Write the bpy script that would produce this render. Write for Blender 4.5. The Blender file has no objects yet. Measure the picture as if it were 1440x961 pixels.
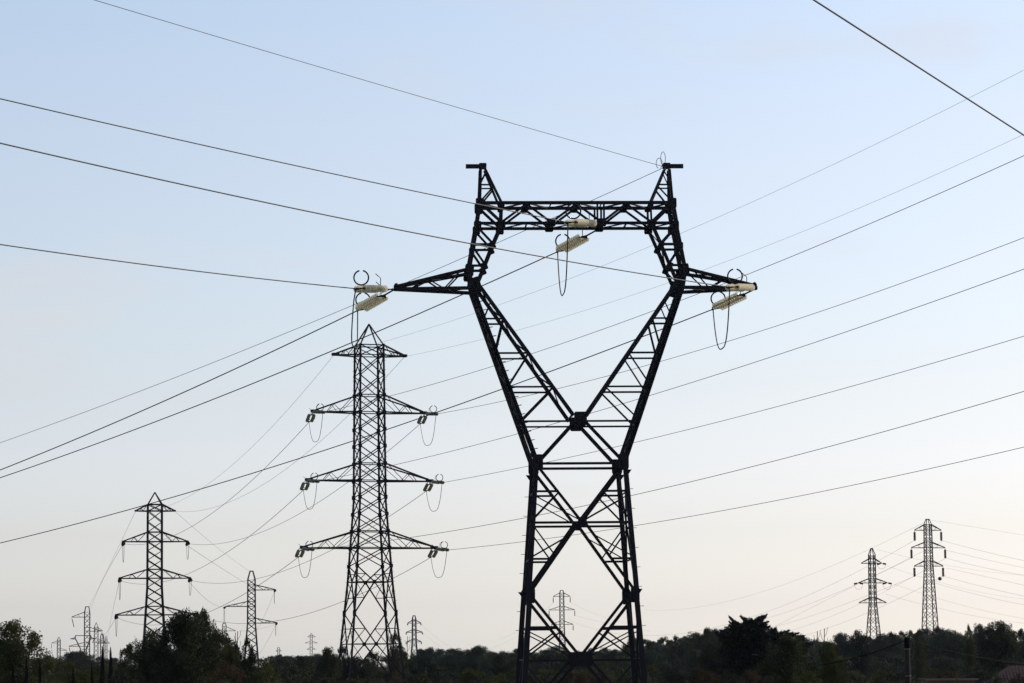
import bpy, math, random
from mathutils import Vector, Matrix

R = math.radians
sc = bpy.context.scene
C = sc.collection
rnd = random.Random(7)

# ------------------------------------------------------------------ camera
F, CAMZ = 4200.0, 4.0                      # focal length in 1440-px units, eye height
cam = bpy.data.cameras.new('camera')
cam.lens, cam.sensor_width = F / 1440 * 36, 36
cam.clip_start, cam.clip_end = 0.5, 12000
cam_o = bpy.data.objects.new('camera', cam)
C.objects.link(cam_o)
RC = (Matrix.Rotation(R(90 + 6.13), 4, 'X') @ Matrix.Rotation(R(-0.5), 4, 'Z'))
cam_o.matrix_world = Matrix.Translation((0, 0, CAMZ)) @ RC
sc.camera = cam_o
CAMP = Vector((0, 0, CAMZ))

# ------------------------------------------------------------------ sky, sun, exposure
CLOUD_AT = (16.050, 8.209, 3.060)
SUN_EL, SUN_AZ = 32.0, 60.0                # degrees; azimuth clockwise from the view direction
world = bpy.data.worlds.new('World')
sc.world = world
world.use_nodes = True
nt = world.node_tree
N = nt.nodes
bg = N['Background']
sky = N.new('ShaderNodeTexSky')
sky.sky_type = 'NISHITA'
sky.sun_disc = False
sky.sun_elevation, sky.sun_rotation = R(SUN_EL), R(SUN_AZ)
sky.air_density, sky.dust_density, sky.ozone_density = 1.0, 1.0, 2.0
tc = N.new('ShaderNodeTexCoord')


def mth(op, a, b=None, c=None):
    n = N.new('ShaderNodeMath')
    n.operation = op
    for i, x in enumerate((a, b, c)):
        if x is None:
            continue
        if isinstance(x, (int, float)):
            n.inputs[i].default_value = x
        else:
            nt.links.new(x, n.inputs[i])
    return n.outputs[0]


def vmix(f, a, b):
    n = N.new('ShaderNodeMix')
    n.data_type = 'RGBA'
    for s, x in ((n.inputs[0], f), (n.inputs[6], a), (n.inputs[7], b)):
        if isinstance(x, (int, float)):
            s.default_value = x
        elif isinstance(x, tuple):
            s.default_value = x
        else:
            nt.links.new(x, s)
    return n.outputs[2]


sep = N.new('ShaderNodeSeparateXYZ')
nt.links.new(tc.outputs['Generated'], sep.inputs[0])
zc = mth('MAXIMUM', sep.outputs[2], 0.0)
# summer haze: the sky whitens towards the horizon, the same all the way round (gain over the clear-air sky by height)
ramp = N.new('ShaderNodeValToRGB')
HZ = [(0.0015, 1.872, 2.013, 2.592), (0.0192, 1.555, 1.587, 2.046), (0.0429, 1.511, 1.413, 1.653), (0.0666, 1.611, 1.43, 1.569), (0.0903, 1.669, 1.432, 1.436), (0.1187, 1.764, 1.51, 1.443), (0.1728, 1.966, 1.622, 1.487), (0.2168, 2.027, 1.727, 1.556)]
el = ramp.color_ramp.elements
while len(el) < len(HZ):
    el.new(0.5)
for e_, (z_, r_, g_, b_) in zip(el, HZ):
    e_.position = z_ * 4
for e_, (z_, r_, g_, b_) in zip(el, HZ):
    e_.color = (r_ / 1.741 / 4, g_ / 1.741 / 4, b_ / 1.741 / 4, 1)
nt.links.new(mth('MULTIPLY', zc, 4.0), ramp.inputs[0])
vm_ = N.new('ShaderNodeVectorMath')
vm_.operation = 'MULTIPLY'
nt.links.new(sky.outputs[0], vm_.inputs[0])
nt.links.new(ramp.outputs[0], vm_.inputs[1])
vs_ = N.new('ShaderNodeVectorMath')
vs_.operation = 'SCALE'
nt.links.new(vm_.outputs[0], vs_.inputs[0])
vs_.inputs[3].default_value = 4.0
# thin high cloud wisps
mp = N.new('ShaderNodeMapping')
mp.inputs['Scale'].default_value = (1.0, 1.0, 3.5)
mp.inputs['Location'].default_value = CLOUD_AT
nt.links.new(tc.outputs['Generated'], mp.inputs[0])
nz = N.new('ShaderNodeTexNoise')
nz.inputs['Scale'].default_value = 7.0
nz.inputs['Detail'].default_value = 5.0
nz.inputs['Roughness'].default_value = 0.5
nt.links.new(mp.outputs[0], nz.inputs[0])
cl = N.new('ShaderNodeMapRange')
cl.inputs[1].default_value, cl.inputs[2].default_value = 0.57, 0.74
cl.inputs[3].default_value, cl.inputs[4].default_value = 0.0, 0.42
nt.links.new(nz.outputs[0], cl.inputs[0])
c1 = vmix(cl.outputs[0], vs_.outputs[0], (4.15, 3.95, 4.0, 1))
nt.links.new(c1, bg.inputs[0])
bg.inputs[1].default_value = 0.10

sun = bpy.data.lights.new('sun', 'SUN')
sun.energy, sun.angle, sun.color = 2.0, R(0.6), (1.0, 0.93, 0.82)
sun_o = bpy.data.objects.new('sun', sun)
C.objects.link(sun_o)
sd = Vector((math.sin(R(SUN_AZ)) * math.cos(R(SUN_EL)), math.cos(R(SUN_AZ)) * math.cos(R(SUN_EL)), math.sin(R(SUN_EL))))
sun_o.rotation_euler = sd.to_track_quat('Z', 'Y').to_euler()
sc.view_settings.view_transform = 'Standard'
sc.view_settings.look = 'None'
sc.view_settings.exposure = 0.82
sc.view_settings.gamma = 1
sc.cycles.volume_bounces = 0
sc.cycles.max_bounces = 6


# ------------------------------------------------------------------ helpers
def ray(u, v):
    return RC.to_3x3() @ Vector(((u - 720) / F, -(v - 480.5) / F, -1))


def P(u, v, Y):
    d = ray(u, v)
    return CAMP + d * (Y / d.y)


def proj(p):
    q = RC.to_3x3().transposed() @ (p - CAMP)
    return 720 + F * q.x / -q.z, 480.5 - F * q.y / -q.z


def tag(o, label=None, cat=None, group=None, kind=None):
    for k, x in (('label', label), ('category', cat), ('group', group), ('kind', kind)):
        if x:
            o[k] = x
    return o


def empty(name, mat=None, **kw):
    o = bpy.data.objects.new(name, None)
    C.objects.link(o)
    o.empty_display_size = 0.5
    if mat is not None:
        o.matrix_world = mat
    return tag(o, **kw)


def link(name, me, parent=None, mat=None):
    o = bpy.data.objects.new(name, me)
    C.objects.link(o)
    if parent:
        o.parent = parent
    if mat is not None:
        o.matrix_local = mat
    return o


def mesh(name, vs, fs, m, smooth=False):
    me = bpy.data.meshes.new(name)
    me.from_pydata([tuple(x) for x in vs], [], fs)
    me.materials.append(m)
    if smooth:
        me.polygons.foreach_set('use_smooth', [True] * len(me.polygons))
    me.update()
    return me


def see_through(m, f):
    """clear glass discs: part of the light goes straight through"""
    t = m.node_tree
    out = t.nodes['Material Output']
    src = out.inputs[0].links[0].from_socket
    tb = t.nodes.new('ShaderNodeBsdfTransparent')
    tb.inputs[0].default_value = (0.93, 0.91, 0.82, 1)
    ms = t.nodes.new('ShaderNodeMixShader')
    ms.inputs[0].default_value = f
    t.links.new(src, ms.inputs[1])
    t.links.new(tb.outputs[0], ms.inputs[2])
    t.links.new(ms.outputs[0], out.inputs[0])


def material(name, col, rough=0.6, metal=0.0, var=0.25, scale=3.0, col2=None, trans=0.0, objrand=0.0, spec=0.3, bump=0.0):
    m = bpy.data.materials.new(name)
    m.use_nodes = True
    t = m.node_tree
    b = t.nodes['Principled BSDF']
    b.inputs['Roughness'].default_value = rough
    b.inputs['Metallic'].default_value = metal
    b.inputs['Specular IOR Level'].default_value = spec
    tcn = t.nodes.new('ShaderNodeTexCoord')
    nn = t.nodes.new('ShaderNodeTexNoise')
    nn.inputs['Scale'].default_value = scale
    nn.inputs['Detail'].default_value = 4
    t.links.new(tcn.outputs['Object'], nn.inputs[0])
    mr = t.nodes.new('ShaderNodeMapRange')
    mr.inputs[1].default_value, mr.inputs[2].default_value = 0.35, 0.65
    t.links.new(nn.outputs[0], mr.inputs[0])
    mx = t.nodes.new('ShaderNodeMix')
    mx.data_type = 'RGBA'
    c2 = col2 or tuple(x * (1 - var) for x in col)
    mx.inputs[6].default_value = (*col, 1)
    mx.inputs[7].default_value = (*c2, 1)
    t.links.new(mr.outputs[0], mx.inputs[0])
    out = mx.outputs[2]
    if objrand:
        oi = t.nodes.new('ShaderNodeObjectInfo')
        ma = t.nodes.new('ShaderNodeMapRange')
        ma.inputs[3].default_value, ma.inputs[4].default_value = 1 - objrand, 1 + objrand
        t.links.new(oi.outputs['Random'], ma.inputs[0])
        vm = t.nodes.new('ShaderNodeVectorMath')
        vm.operation = 'SCALE'
        t.links.new(out, vm.inputs[0])
        t.links.new(ma.outputs[0], vm.inputs[3])
        out = vm.outputs[0]
    t.links.new(out, b.inputs['Base Color'])
    if bump:
        bp = t.nodes.new('ShaderNodeBump')
        bp.inputs['Strength'].default_value = bump
        t.links.new(nn.outputs[0], bp.inputs['Height'])
        t.links.new(bp.outputs[0], b.inputs['Normal'])
    if trans:
        tr = t.nodes.new('ShaderNodeBsdfTranslucent')
        t.links.new(out, tr.inputs[0])
        ms = t.nodes.new('ShaderNodeMixShader')
        ms.inputs[0].default_value = trans
        t.links.new(b.outputs[0], ms.inputs[1])
        t.links.new(tr.outputs[0], ms.inputs[2])
        t.links.new(ms.outputs[0], t.nodes['Material Output'].inputs[0])
    return m


M = dict(
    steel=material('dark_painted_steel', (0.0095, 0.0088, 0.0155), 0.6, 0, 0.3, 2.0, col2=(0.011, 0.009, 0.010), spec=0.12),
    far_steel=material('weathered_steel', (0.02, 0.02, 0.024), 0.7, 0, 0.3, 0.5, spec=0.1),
    wire=material('oxidised_conductor', (0.030, 0.026, 0.024), 0.55, 0.0, 0.2, 0.5, spec=0.3),
    ground_wire=material('galvanised_ground_wire', (0.06, 0.06, 0.06), 0.5, 0.3, 0.2, 0.5),
    glass=material('cream_glass_discs', (0.84, 0.80, 0.68), 0.2, 0, 0.12, 6.0, trans=0.5, spec=0.6),
    glass_far=material('grey_green_discs', (0.30, 0.30, 0.23), 0.35, 0, 0.2, 6.0, trans=0.25, spec=0.5),
    cap=material('rusty_metal_caps', (0.045, 0.028, 0.014), 0.7, 0, 0.4, 9.0),
    bark=material('bark', (0.06, 0.05, 0.04), 0.9, 0, 0.4, 4.0, bump=0.5),
    pale_bark=material('pale_bark', (0.42, 0.40, 0.38), 0.9, 0, 0.4, 4.0),
    ground=material('dry_grass_ground', (0.055, 0.065, 0.025), 0.95, 0, 0.4, 0.08, col2=(0.09, 0.08, 0.04), bump=0.3),
    roof=material('red_clay_tiles', (0.045, 0.021, 0.019), 0.95, 0, 0.35, 5.0),
    wall=material('ochre_render', (0.12, 0.07, 0.05), 0.9, 0, 0.2, 2.0, bump=0.2),
    trim=material('pale_trim', (0.16, 0.13, 0.10), 0.8, 0, 0.15, 2.0),
    pane=material('window_glass', (0.03, 0.035, 0.04), 0.1, 0, 0.1, 1.0, spec=0.6),
    pole=material('weathered_concrete_pole', (0.020, 0.015, 0.015), 0.9, 0, 0.3, 3.0, bump=0.3),
    cable=material('black_cable', (0.006, 0.006, 0.007), 0.9, 0, 0.2, 1.0, spec=.05),
    ball=material('marker_ball_paint', (0.05, 0.03, 0.03), 0.5, 0, 0.2, 1.0),
    leaf_dark=material('dark_foliage', (0.023, 0.031, 0.009), 0.6, 0, 0, 1.3, col2=(0.008, 0.012, 0.004), trans=0.2, objrand=0.3, spec=0.10),
    leaf_olive=material('olive_foliage', (0.052, 0.056, 0.012), 0.7, 0, 0, 1.3, col2=(0.014, 0.020, 0.006), trans=0.25, objrand=0.25, spec=0.1),
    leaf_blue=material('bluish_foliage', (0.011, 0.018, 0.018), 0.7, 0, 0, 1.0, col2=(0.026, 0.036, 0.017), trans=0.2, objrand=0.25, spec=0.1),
    leaf_black=material('conifer_foliage', (0.007, 0.009, 0.008), 0.75, 0, 0, 2.0, col2=(0.010, 0.012, 0.008), trans=0.05, objrand=0.2, spec=0.1),
    leaf_brown=material('rusty_foliage', (0.040, 0.024, 0.012), 0.7, 0, 0, 2.0, col2=(0.020, 0.02, 0.009), trans=0.3, objrand=0.2, spec=0.1),
)

see_through(M['glass'], 0.40)
see_through(M['glass_far'], 0.25)
# unit angle section along +X, unit octagon plate (normal Y), unit rod along X
a_ = 0.16
LP = [(0, 0), (1, 0), (1, a_), (a_, a_), (a_, 1), (0, 1)]


def angle_mesh(m):
    vs = [(x, p[0] - 0.42, p[1] - 0.42) for x in (0, 1) for p in LP]
    fs = [(i, (i + 1) % 6, 6 + (i + 1) % 6, 6 + i) for i in range(6)] + [(5, 4, 3, 2, 1, 0), (6, 7, 8, 9, 10, 11)]
    return mesh('angle_bar', vs, fs, m)


def rod_mesh(m, n=6):
    vs = [(x, 0.5 * math.cos(2 * math.pi * i / n), 0.5 * math.sin(2 * math.pi * i / n)) for x in (0, 1) for i in range(n)]
    fs = [(i, (i + 1) % n, n + (i + 1) % n, n + i) for i in range(n)] + [tuple(range(n - 1, -1, -1)), tuple(range(n, 2 * n))]
    return mesh('rod', vs, fs, m)


def plate_mesh(m):
    o = [(-.5, -.34), (-.38, -.5), (.38, -.5), (.5, -.34), (.5, .36), (.42, .5), (-.42, .5), (-.5, .36)]
    vs = [(x, y, z) for y in (-.5, .5) for x, z in o]
    fs = [tuple(range(8)), tuple(range(15, 7, -1))] + [((i + 1) % 8, i, 8 + i, 8 + (i + 1) % 8) for i in range(8)]
    return mesh('plate', vs, fs, m)


ANG, ROD, PLATE = angle_mesh(M['steel']), rod_mesh(M['steel']), plate_mesh(M['steel'])
ANGF = angle_mesh(M['far_steel'])


def basis(a, b, up=Vector((0, 0, 1))):
    x = (b - a).normalized()
    if abs(x.dot(up)) > 0.97:
        up = Vector((0, 1, 0))
    y = up.cross(x).normalized()
    z = x.cross(y)
    return Matrix((x, y, z)).transposed()


def bar(name, a, b, w, parent, me=None, flip=1):
    L = (b - a).length
    B = basis(a, b)
    S = Matrix.Diagonal((L, w * flip, w))
    m4 = (B @ S).to_4x4()
    m4.translation = a
    return link(name, me or ANG, parent, m4)


def bars_mesh(name, segs, m, extra=None):
    """many box bars joined in one mesh: segs = (a, b, w)"""
    vs, fs = [], []
    for a, b, w in segs:
        B = basis(a, b)
        k = len(vs)
        for p in (a, b):
            for sy, sz in ((-1, -1), (1, -1), (1, 1), (-1, 1)):
                vs.append(p + B @ Vector((0, sy * w / 2, sz * w / 2)))
        fs += [(k + i, k + (i + 1) % 4, k + 4 + (i + 1) % 4, k + 4 + i) for i in range(4)]
        fs += [(k + 3, k + 2, k + 1, k), (k + 4, k + 5, k + 6, k + 7)]
    if extra:
        k = len(vs)
        vs += extra[0]
        fs += [tuple(i + k for i in f) for f in extra[1]]
    return mesh(name, vs, fs, m)


def tube_mesh(name, pts, r, m, n=6, closed=False):
    vs, fs = [], []
    np_ = len(pts)
    pts = [Vector(p) for p in pts]
    prev = None
    for i, p in enumerate(pts):
        if closed:
            t = pts[(i + 1) % np_] - pts[i - 1]
        else:
            t = pts[min(i + 1, np_ - 1)] - pts[max(i - 1, 0)]
        t.normalize()
        up = prev if prev is not None else (Vector((0, 0, 1)) if abs(t.z) < 0.9 else Vector((0, 1, 0)))
        s = t.cross(up).normalized()
        q = s.cross(t).normalized()
        prev = q
        for k in range(n):
            an = 2 * math.pi * k / n
            vs.append(p + (s * math.cos(an) + q * math.sin(an)) * r)
    for i in range(np_ if closed else np_ - 1):
        j = (i + 1) % np_
        fs += [(i * n + k, i * n + (k + 1) % n, j * n + (k + 1) % n, j * n + k) for k in range(n)]
    if not closed:
        fs += [tuple(range(n - 1, -1, -1)), tuple(range((np_ - 1) * n, np_ * n))]
    return mesh(name, vs, fs, m, True)


def lerp(a, b, t):
    return a + (b - a) * t


def interp(tab, v):
    if v <= tab[0][0]:
        return tab[0][1]
    for (a, x), (b, y) in zip(tab, tab[1:]):
        if v <= b:
            return x + (y - x) * (v - a) / (b - a)
    (a, x), (b, y) = tab[-2:]
    return y + (y - x) * (v - b) / (b - a)


# ------------------------------------------------------------------ ground
gv, gf = [], []
nx, ny = 40, 60
for j in range(ny + 1):
    for i in range(nx + 1):
        gv.append((-1400 + 2800 * i / nx, -80 + 3700 * (j / ny) ** 1.5, 0.25 * math.sin(i * 1.7 + j * .9) * (1 if j > 3 else 0.2) - 0.25))
for j in range(ny):
    for i in range(nx):
        k = j * (nx + 1) + i
        gf.append((k, k + 1, k + nx + 2, k + nx + 1))
tag(link('ground', mesh('ground', gv, gf, M['ground'], True)), kind='structure')

# ------------------------------------------------------------------ the big Y-shaped pylon
Y1 = 165.0
DEP = [(230, 0.5), (285, 2.05), (400, 2.3), (650, 4.4), (932, 6.4)]


def dep(v):
    return interp(DEP, v)


X1 = P(815.8, 932, Y1).x
YAW1 = R(2.7)
M1 = Matrix.Translation((X1, Y1, 0)) @ Matrix.Rotation(YAW1, 4, 'Z')
T1 = empty('lattice_pylon', M1, label='huge dark pylon with V-shaped neck and wide flat top beam, nearest of all',
           cat='pylon', group='lattice pylons of the power lines')


def zf(v, d=None):
    d = dep(v) if d is None else d
    return P(814, v, Y1 - d / 2).z


def n1(v, hw, sx, sy, d=None, dd=None):
    d = dep(v) if d is None else d
    k = (Y1 - d / 2) / F
    return Vector((sx * hw * k, sy * (d if dd is None else dd) / 2, zf(v, d)))


OUT = [(237, 134.5), (285, 137), (316, 142), (377, 153.5), (405, 149), (650, 62), (1150, 98)]
INN = [(237, 128), (285, 106), (316, 107), (345, 120), (375, 132), (398, 142), (585, 9)]
GROUNDV = 932 + 4 * F / (Y1 - 3.6)
cnt = {'w': 0}


def O(v, sx, sy):
    return n1(v, interp(OUT, v), sx, sy)


def I(v, sx, sy):
    return n1(v, interp(INN, v), sx, sy)


def b1(name, a, b, w):
    cnt['w'] += 1
    return bar(name, a, b, w * (1.17 if w > .09 else 1.2), T1, flip=1 if cnt['w'] % 2 else -1)


def gp(c, w, h, rot=0.0, t=0.05):
    m4 = Matrix.Translation(c) @ Matrix.Rotation(rot, 4, 'Y') @ Matrix.Diagonal((w, t, h, 1))
    return link('gusset_plate', PLATE, T1, m4)


PX = Y1 / F


def Pd(d0, d1, v):
    """point of the segment d0-d1 at the height of pixel row v"""
    z = zf(v)
    t = (z - d0.z) / (d1.z - d0.z)
    return lerp(d0, d1, t)


for sx in (-1, 1):
    for sy in (-1, 1):
        # legs of the body: doubled angles, read as one thick leg with a slit
        b1('leg', O(GROUNDV + 6, sx, sy), O(835, sx, sy), 0.25)
        b1('leg', O(835, sx, sy), O(650, sx, sy), 0.23)
        # V neck
        b1('neck_chord', O(650, sx, sy), O(405, sx, sy), 0.20)
        g = n1(587, 5, sx, sy)
        b1('neck_chord', n1(585, 9, sx, sy), I(398, sx, sy), 0.19)
        for v in (592.5, 544, 496.5, 448):
            b1('horizontal_brace', O(v, sx, sy), I(v, sx, sy) if v < 590 else n1(v, 0, sx, sy), 0.085)
        L = (448, 496.5, 544, 592.5)
        for va, vb in zip(L, L[1:]):
            b1('diagonal_brace', I(va + 1, sx, sy), O(vb - 2, sx, sy), 0.075)
        b1('diagonal_brace', I(424, sx, sy), O(448, sx, sy), 0.06)
        # neck bottom: centre gusset to waist gusset
        W = n1(650, 60, sx, sy)
        Cg = n1(590, 4, sx, sy)
        b1('diagonal_brace', Cg, W, 0.16)
        # column beside the window
        for va, vb in ((405, 377), (377, 316), (316, 285)):
            b1('column_chord', O(va, sx, sy), O(vb, sx, sy), 0.20)
        for va, vb in ((398, 375), (375, 345), (345, 316)):
            b1('column_chord', I(va, sx, sy), I(vb, sx, sy), 0.17)
        for v in (314, 344, 373.5):
            b1('horizontal_brace', O(v, sx, sy), I(v, sx, sy), 0.12)
        b1('diagonal_brace', O(318, sx, sy), I(343, sx, sy), 0.11)
        b1('diagonal_brace', O(347, sx, sy), I(372, sx, sy), 0.11)
        b1('diagonal_brace', O(285, sx, sy), I(313, sx, sy), 0.14)
        b1('beam_post', I(286, sx, sy), I(314, sx, sy), 0.10)
        # horn
        b1('horn_leg', O(285, sx, sy), n1(237, 134.5, sx, sy), 0.15)
        b1('horn_leg', I(285, sx, sy), n1(237, 128, sx, sy), 0.14)

        def ho(v):
            return lerp(O(285, sx, sy), n1(237, 134.5, sx, sy), (285 - v) / 48)

        def hi(v):
            return lerp(I(285, sx, sy), n1(237, 128, sx, sy), (285 - v) / 48)
        b1('horizontal_brace', ho(260), hi(260), 0.07)
        b1('diagonal_brace', ho(284), hi(262), 0.07)
        b1('diagonal_brace', ho(256), hi(240), 0.06)
        # gussets
        gp(O(286, sx, sy), .46, .6)
        gp(O(317, sx, sy) + Vector((-sx * .06, 0, 0)), .42, .5)
        gp(I(316, sx, sy), .46, .5)
        gp(I(287, sx, sy) + Vector((0, 0, 0)), .32, .32)
        gp(I(345, sx, sy), .34, .42, sx * .4)
        gp(I(374, sx, sy), .34, .42, sx * .4)
        gp(O(346, sx, sy), .3, .4)
        gp(O(380, sx, sy), .5, .7, -sx * .1)
        gp(O(401, sx, sy) + Vector((-sx * .2, 0, 0)), .62, .9, sx * .3)
        # body panels: waist > centre 732 > leg 835 > centre 925 > leg 1020
        w0, c1_, l1, c2_, l2 = n1(657, 60, sx, sy), n1(732, 2, sx, sy), O(835, sx, sy), n1(925, 5, sx, sy), O(1022, sx, sy)
        for a, b in ((w0, c1_), (c1_, l1), (l1, c2_), (c2_, l2)):
            b1('diagonal_brace', a, b, 0.135)
        b1('horizontal_brace', O(652, sx, sy), n1(652, 0, sx, sy), 0.12)
        b1('horizontal_brace', O(735, sx, sy), n1(735, 0, sx, sy), 0.11)
        b1('horizontal_brace', O(929, sx, sy), n1(929, 0, sx, sy), 0.10)
        b1('horizontal_brace', O(691, sx, sy), Pd(w0, c1_, 691), 0.10)
        b1('horizontal_brace', O(786, sx, sy), Pd(c1_, l1, 786), 0.10)
        b1('horizontal_brace', O(883, sx, sy), Pd(l1, c2_, 883), 0.15)
        b1('diagonal_brace', O(730, sx, sy), Pd(w0, c1_, 693), 0.075)
        b1('diagonal_brace', O(697, sx, sy), c1_, 0.055)
        b1('diagonal_brace', O(739, sx, sy), Pd(c1_, l1, 782), 0.065)
        b1('diagonal_brace', O(783, sx, sy), Pd(c1_, l1, 752), 0.055)
        b1('diagonal_brace', O(925, sx, sy), Pd(l1, c2_, 889), 0.075)
        b1('diagonal_brace', O(887, sx, sy), c2_, 0.055)
        b1('diagonal_brace', O(935, sx, sy), Pd(c2_, l2, 975), 0.065)
        b1('horizontal_brace', O(978, sx, sy), Pd(c2_, l2, 978), 0.10)
        gp(n1(650, 60.5, sx, sy), .58, .88, 0)
        gp(O(837, sx, sy) + Vector((-sx * .08, 0, 0)), .48, .85)
    # side faces (seen nearly edge-on)
    for va, vb in ((650, 732), (732, 835), (835, 925), (925, 1022)):
        fa, fb = [(O(v, sx, -1), O(v, sx, 1)) for v in (va, vb)]
        up_is_leg = va in (650, 835)
        for k in (0, 1):
            if up_is_leg:
                b1('side_brace', fa[k], (fb[0] + fb[1]) / 2, 0.075)
            else:
                b1('side_brace', (fa[0] + fa[1]) / 2, fb[k], 0.075)
    for v in (651, 691, 733, 786, 883, 928):
        b1('side_brace', O(v, sx, -1), O(v, sx, 1), 0.08)
    for v in (592.5, 544, 496.5, 448):
        b1('side_brace', O(v, sx, -1), O(v, sx, 1), 0.07)
        b1('side_brace', I(min(v, 583), sx, -1), I(min(v, 583), sx, 1), 0.07)
    vs_ = (650, 621, 592.5, 568, 544, 520, 496.5, 472, 448, 426, 405)
    for i, (va, vb) in enumerate(zip(vs_, vs_[1:])):
        s = 1 if i % 2 else -1
        b1('side_brace', O(va, sx, s), O(vb, sx, -s), 0.055)
        if va < 590:
            b1('side_brace', I(va, sx, s), I(vb, sx, -s), 0.055)
    vs_ = (398, 375, 345, 316, 287)
    for i, (va, vb) in enumerate(zip(vs_, vs_[1:])):
        s = 1 if i % 2 else -1
        b1('side_brace', O(va, sx, s), O(vb, sx, -s), 0.06)
        if i < 3:
            b1('side_brace', I(va, sx, s), I(vb, sx, -s), 0.06)
    for v in (260, 285):
        b1('side_brace', lerp(O(285, sx, -1), n1(237, 134.5, sx, -1), (285 - v) / 48), lerp(O(285, sx, 1), n1(237, 134.5, sx, 1), (285 - v) / 48), .06)
    # horn cap bar sticking outwards
    zc_ = zf(233, .5)
    x0, x1 = sx * 126 * PX, sx * 155 * PX
    o = link('horn_cap', mesh('horn_cap', [(x, y, z) for x in (min(x0, x1), max(x0, x1)) for y in (-.12, .12) for z in (zc_ - .11, zc_ + .11)],
             [(0, 1, 3, 2), (4, 6, 7, 5), (0, 4, 5, 1), (2, 3, 7, 6), (0, 2, 6, 4), (1, 5, 7, 3)], M['steel']), T1)
    gp(Vector((sx * 131 * PX, -.2, zc_ + .01)), .42, .30, 0, .06)
    gp(Vector((sx * 131 * PX, .2, zc_ + .01)), .42, .30, 0, .06)
    # crossarm
    tip = n1(406, 257.5, sx, 0, 0.0)
    tipw = Vector((0, .07, 0))
    for sy in (-1, 1):
        ta, tb = O(378, sx, sy), tip + Vector((0, sy * .07, .10))
        ba, bb = O(405, sx, sy), tip + Vector((0, sy * .07, -.02))
        b1('crossarm_chord', ta, tb, 0.17)
        b1('crossarm_chord', ba, bb, 0.16)
        fr = [(0.0, None), (0.12, 't'), (0.36, 'b'), (0.55, 't'), (0.80, 'b'), (.92, 't')]
        pts = [lerp(ta, tb, f) if k == 't' else lerp(ba, bb, f) for f, k in fr[1:]]
        for p, q in zip(pts, pts[1:]):
            b1('diagonal_brace', p, q, 0.065)
    for f in (0.36, 0.58, 0.8):
        b1('side_brace', lerp(O(405, sx, -1), tip, f), lerp(O(405, sx, 1), tip, f), .06)
    for f, g_ in ((0.02, .36), (.36, .58), (.58, .8)):
        b1('side_brace', lerp(O(405, sx, -1), tip, f), lerp(O(405, sx, 1), tip, g_), .055)
        b1('side_brace', lerp(O(378, sx, 1), tip, f), lerp(O(378, sx, -1), tip, g_), .055)
    gp(tip + Vector((-sx * .35, -.12, .0)), .75, .22, 0, .05)
    gp(tip + Vector((-sx * .35, .12, .0)), .75, .22, 0, .05)
    # shackle ball and pin at the tip
    vs, fs = [], []
    for i in range(7):
        for j in range(8):
            th, ph = math.pi * i / 6, 2 * math.pi * j / 8
            vs.append(tip + Vector((sx * -.12 + .12 * math.sin(th) * math.cos(ph), .12 * math.sin(th) * math.sin(ph), .22 + .12 * math.cos(th))))
    for i in range(6):
        for j in range(8):
            fs.append((i * 8 + j, i * 8 + (j + 1) % 8, (i + 1) * 8 + (j + 1) % 8, (i + 1) * 8 + j))
    link('shackle_ball', mesh('shackle_ball', vs, fs, M['steel'], True), T1)
    # anti-climbing fans on the legs
    for v in (664, 832):
        for sy in (-1, 1):
            p = O(v, sx, sy) + Vector((sx * .10, 0, 0))
            tri = [(0, 0, -.22), (sx * .24, 0, .12), (0, 0, .12)]
            link('climbing_guard', mesh('climbing_guard', [p + Vector((x, y, z)) for y in (-.06, .06) for x, _, z in tri],
                 [(0, 1, 2), (5, 4, 3), (0, 3, 4, 1), (1, 4, 5, 2), (2, 5, 3, 0)], M['steel']), T1)
    # step bolts
    v = 688
    while v < 905:
        p = O(v + (0 if sx > 0 else 4), sx, -1 if sx > 0 else 1) + Vector((sx * .08, 0, 0))
        bar('step_bolt', p, p + Vector((sx * .26, 0, 0)), .032, T1, ROD)
        v += 27.5
    v = 412
    while v < 640:
        p = O(v, sx, -1) + Vector((-sx * .06, -.05, 0))
        bar('step_bolt', p, p + Vector((-sx * .26, -.02, .05)), .05, T1, ROD)
        v += 12.2
for sy in (-1, 1):
    gp(n1(589, 1, 1, sy), .70, .78)
    gp(n1(734, 1, 1, sy), .48, .52)
    gp(n1(927, 0, 1, sy), .9, .8)
    # the flat beam: Warren girder
    for v in (285.5, 314):
        b1('beam_chord', O(v, -1, sy), O(v, 1, sy), 0.15)
    tops = [-106, -71, 0, 71, 106]
    top = {x: n1(287, abs(x), 1 if x > 0 else -1, sy) for x in (-137, -71, 0, 71, 137)}
    bot = {x: n1(313, abs(x), 1 if x > 0 else -1, sy) for x in (-107, -36, 36, 107)}
    for a, b in ((-71, -107), (-71, -36), (0, -36), (0, 36), (71, 36), (71, 107)):
        b1('diagonal_brace', top[a], bot[b], 0.115)
    for x in (-71, 0, 71):
        gp(top[x] + Vector((0, 0, -.02)), .42, .34)
    for x in (-36, 36):
        gp(bot[x], .48, .46)
    b1('beam_post', n1(287, 30, 1, sy), n1(313, 30, 1, sy), .09)
    b1('beam_post', n1(287, 39, 1, sy), n1(313, 39, 1, sy), .09)
xs = [-137, -106, -71, -36, 0, 36, 71, 106, 137]
for i, (xa, xb) in enumerate(zip(xs, xs[1:])):
    s = 1 if i % 2 else -1
    for v in (285.5, 314):
        b1('side_brace', n1(v, abs(xa), -1 if xa < 0 else 1, s), n1(v, abs(xb), -1 if xb < 0 else 1, -s), .065)
for x in xs:
    for v in (285.5, 314):
        b1('side_brace', n1(v, abs(x), -1 if x < 0 else 1, -1), n1(v, abs(x), -1 if x < 0 else 1, 1), .065)


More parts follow.
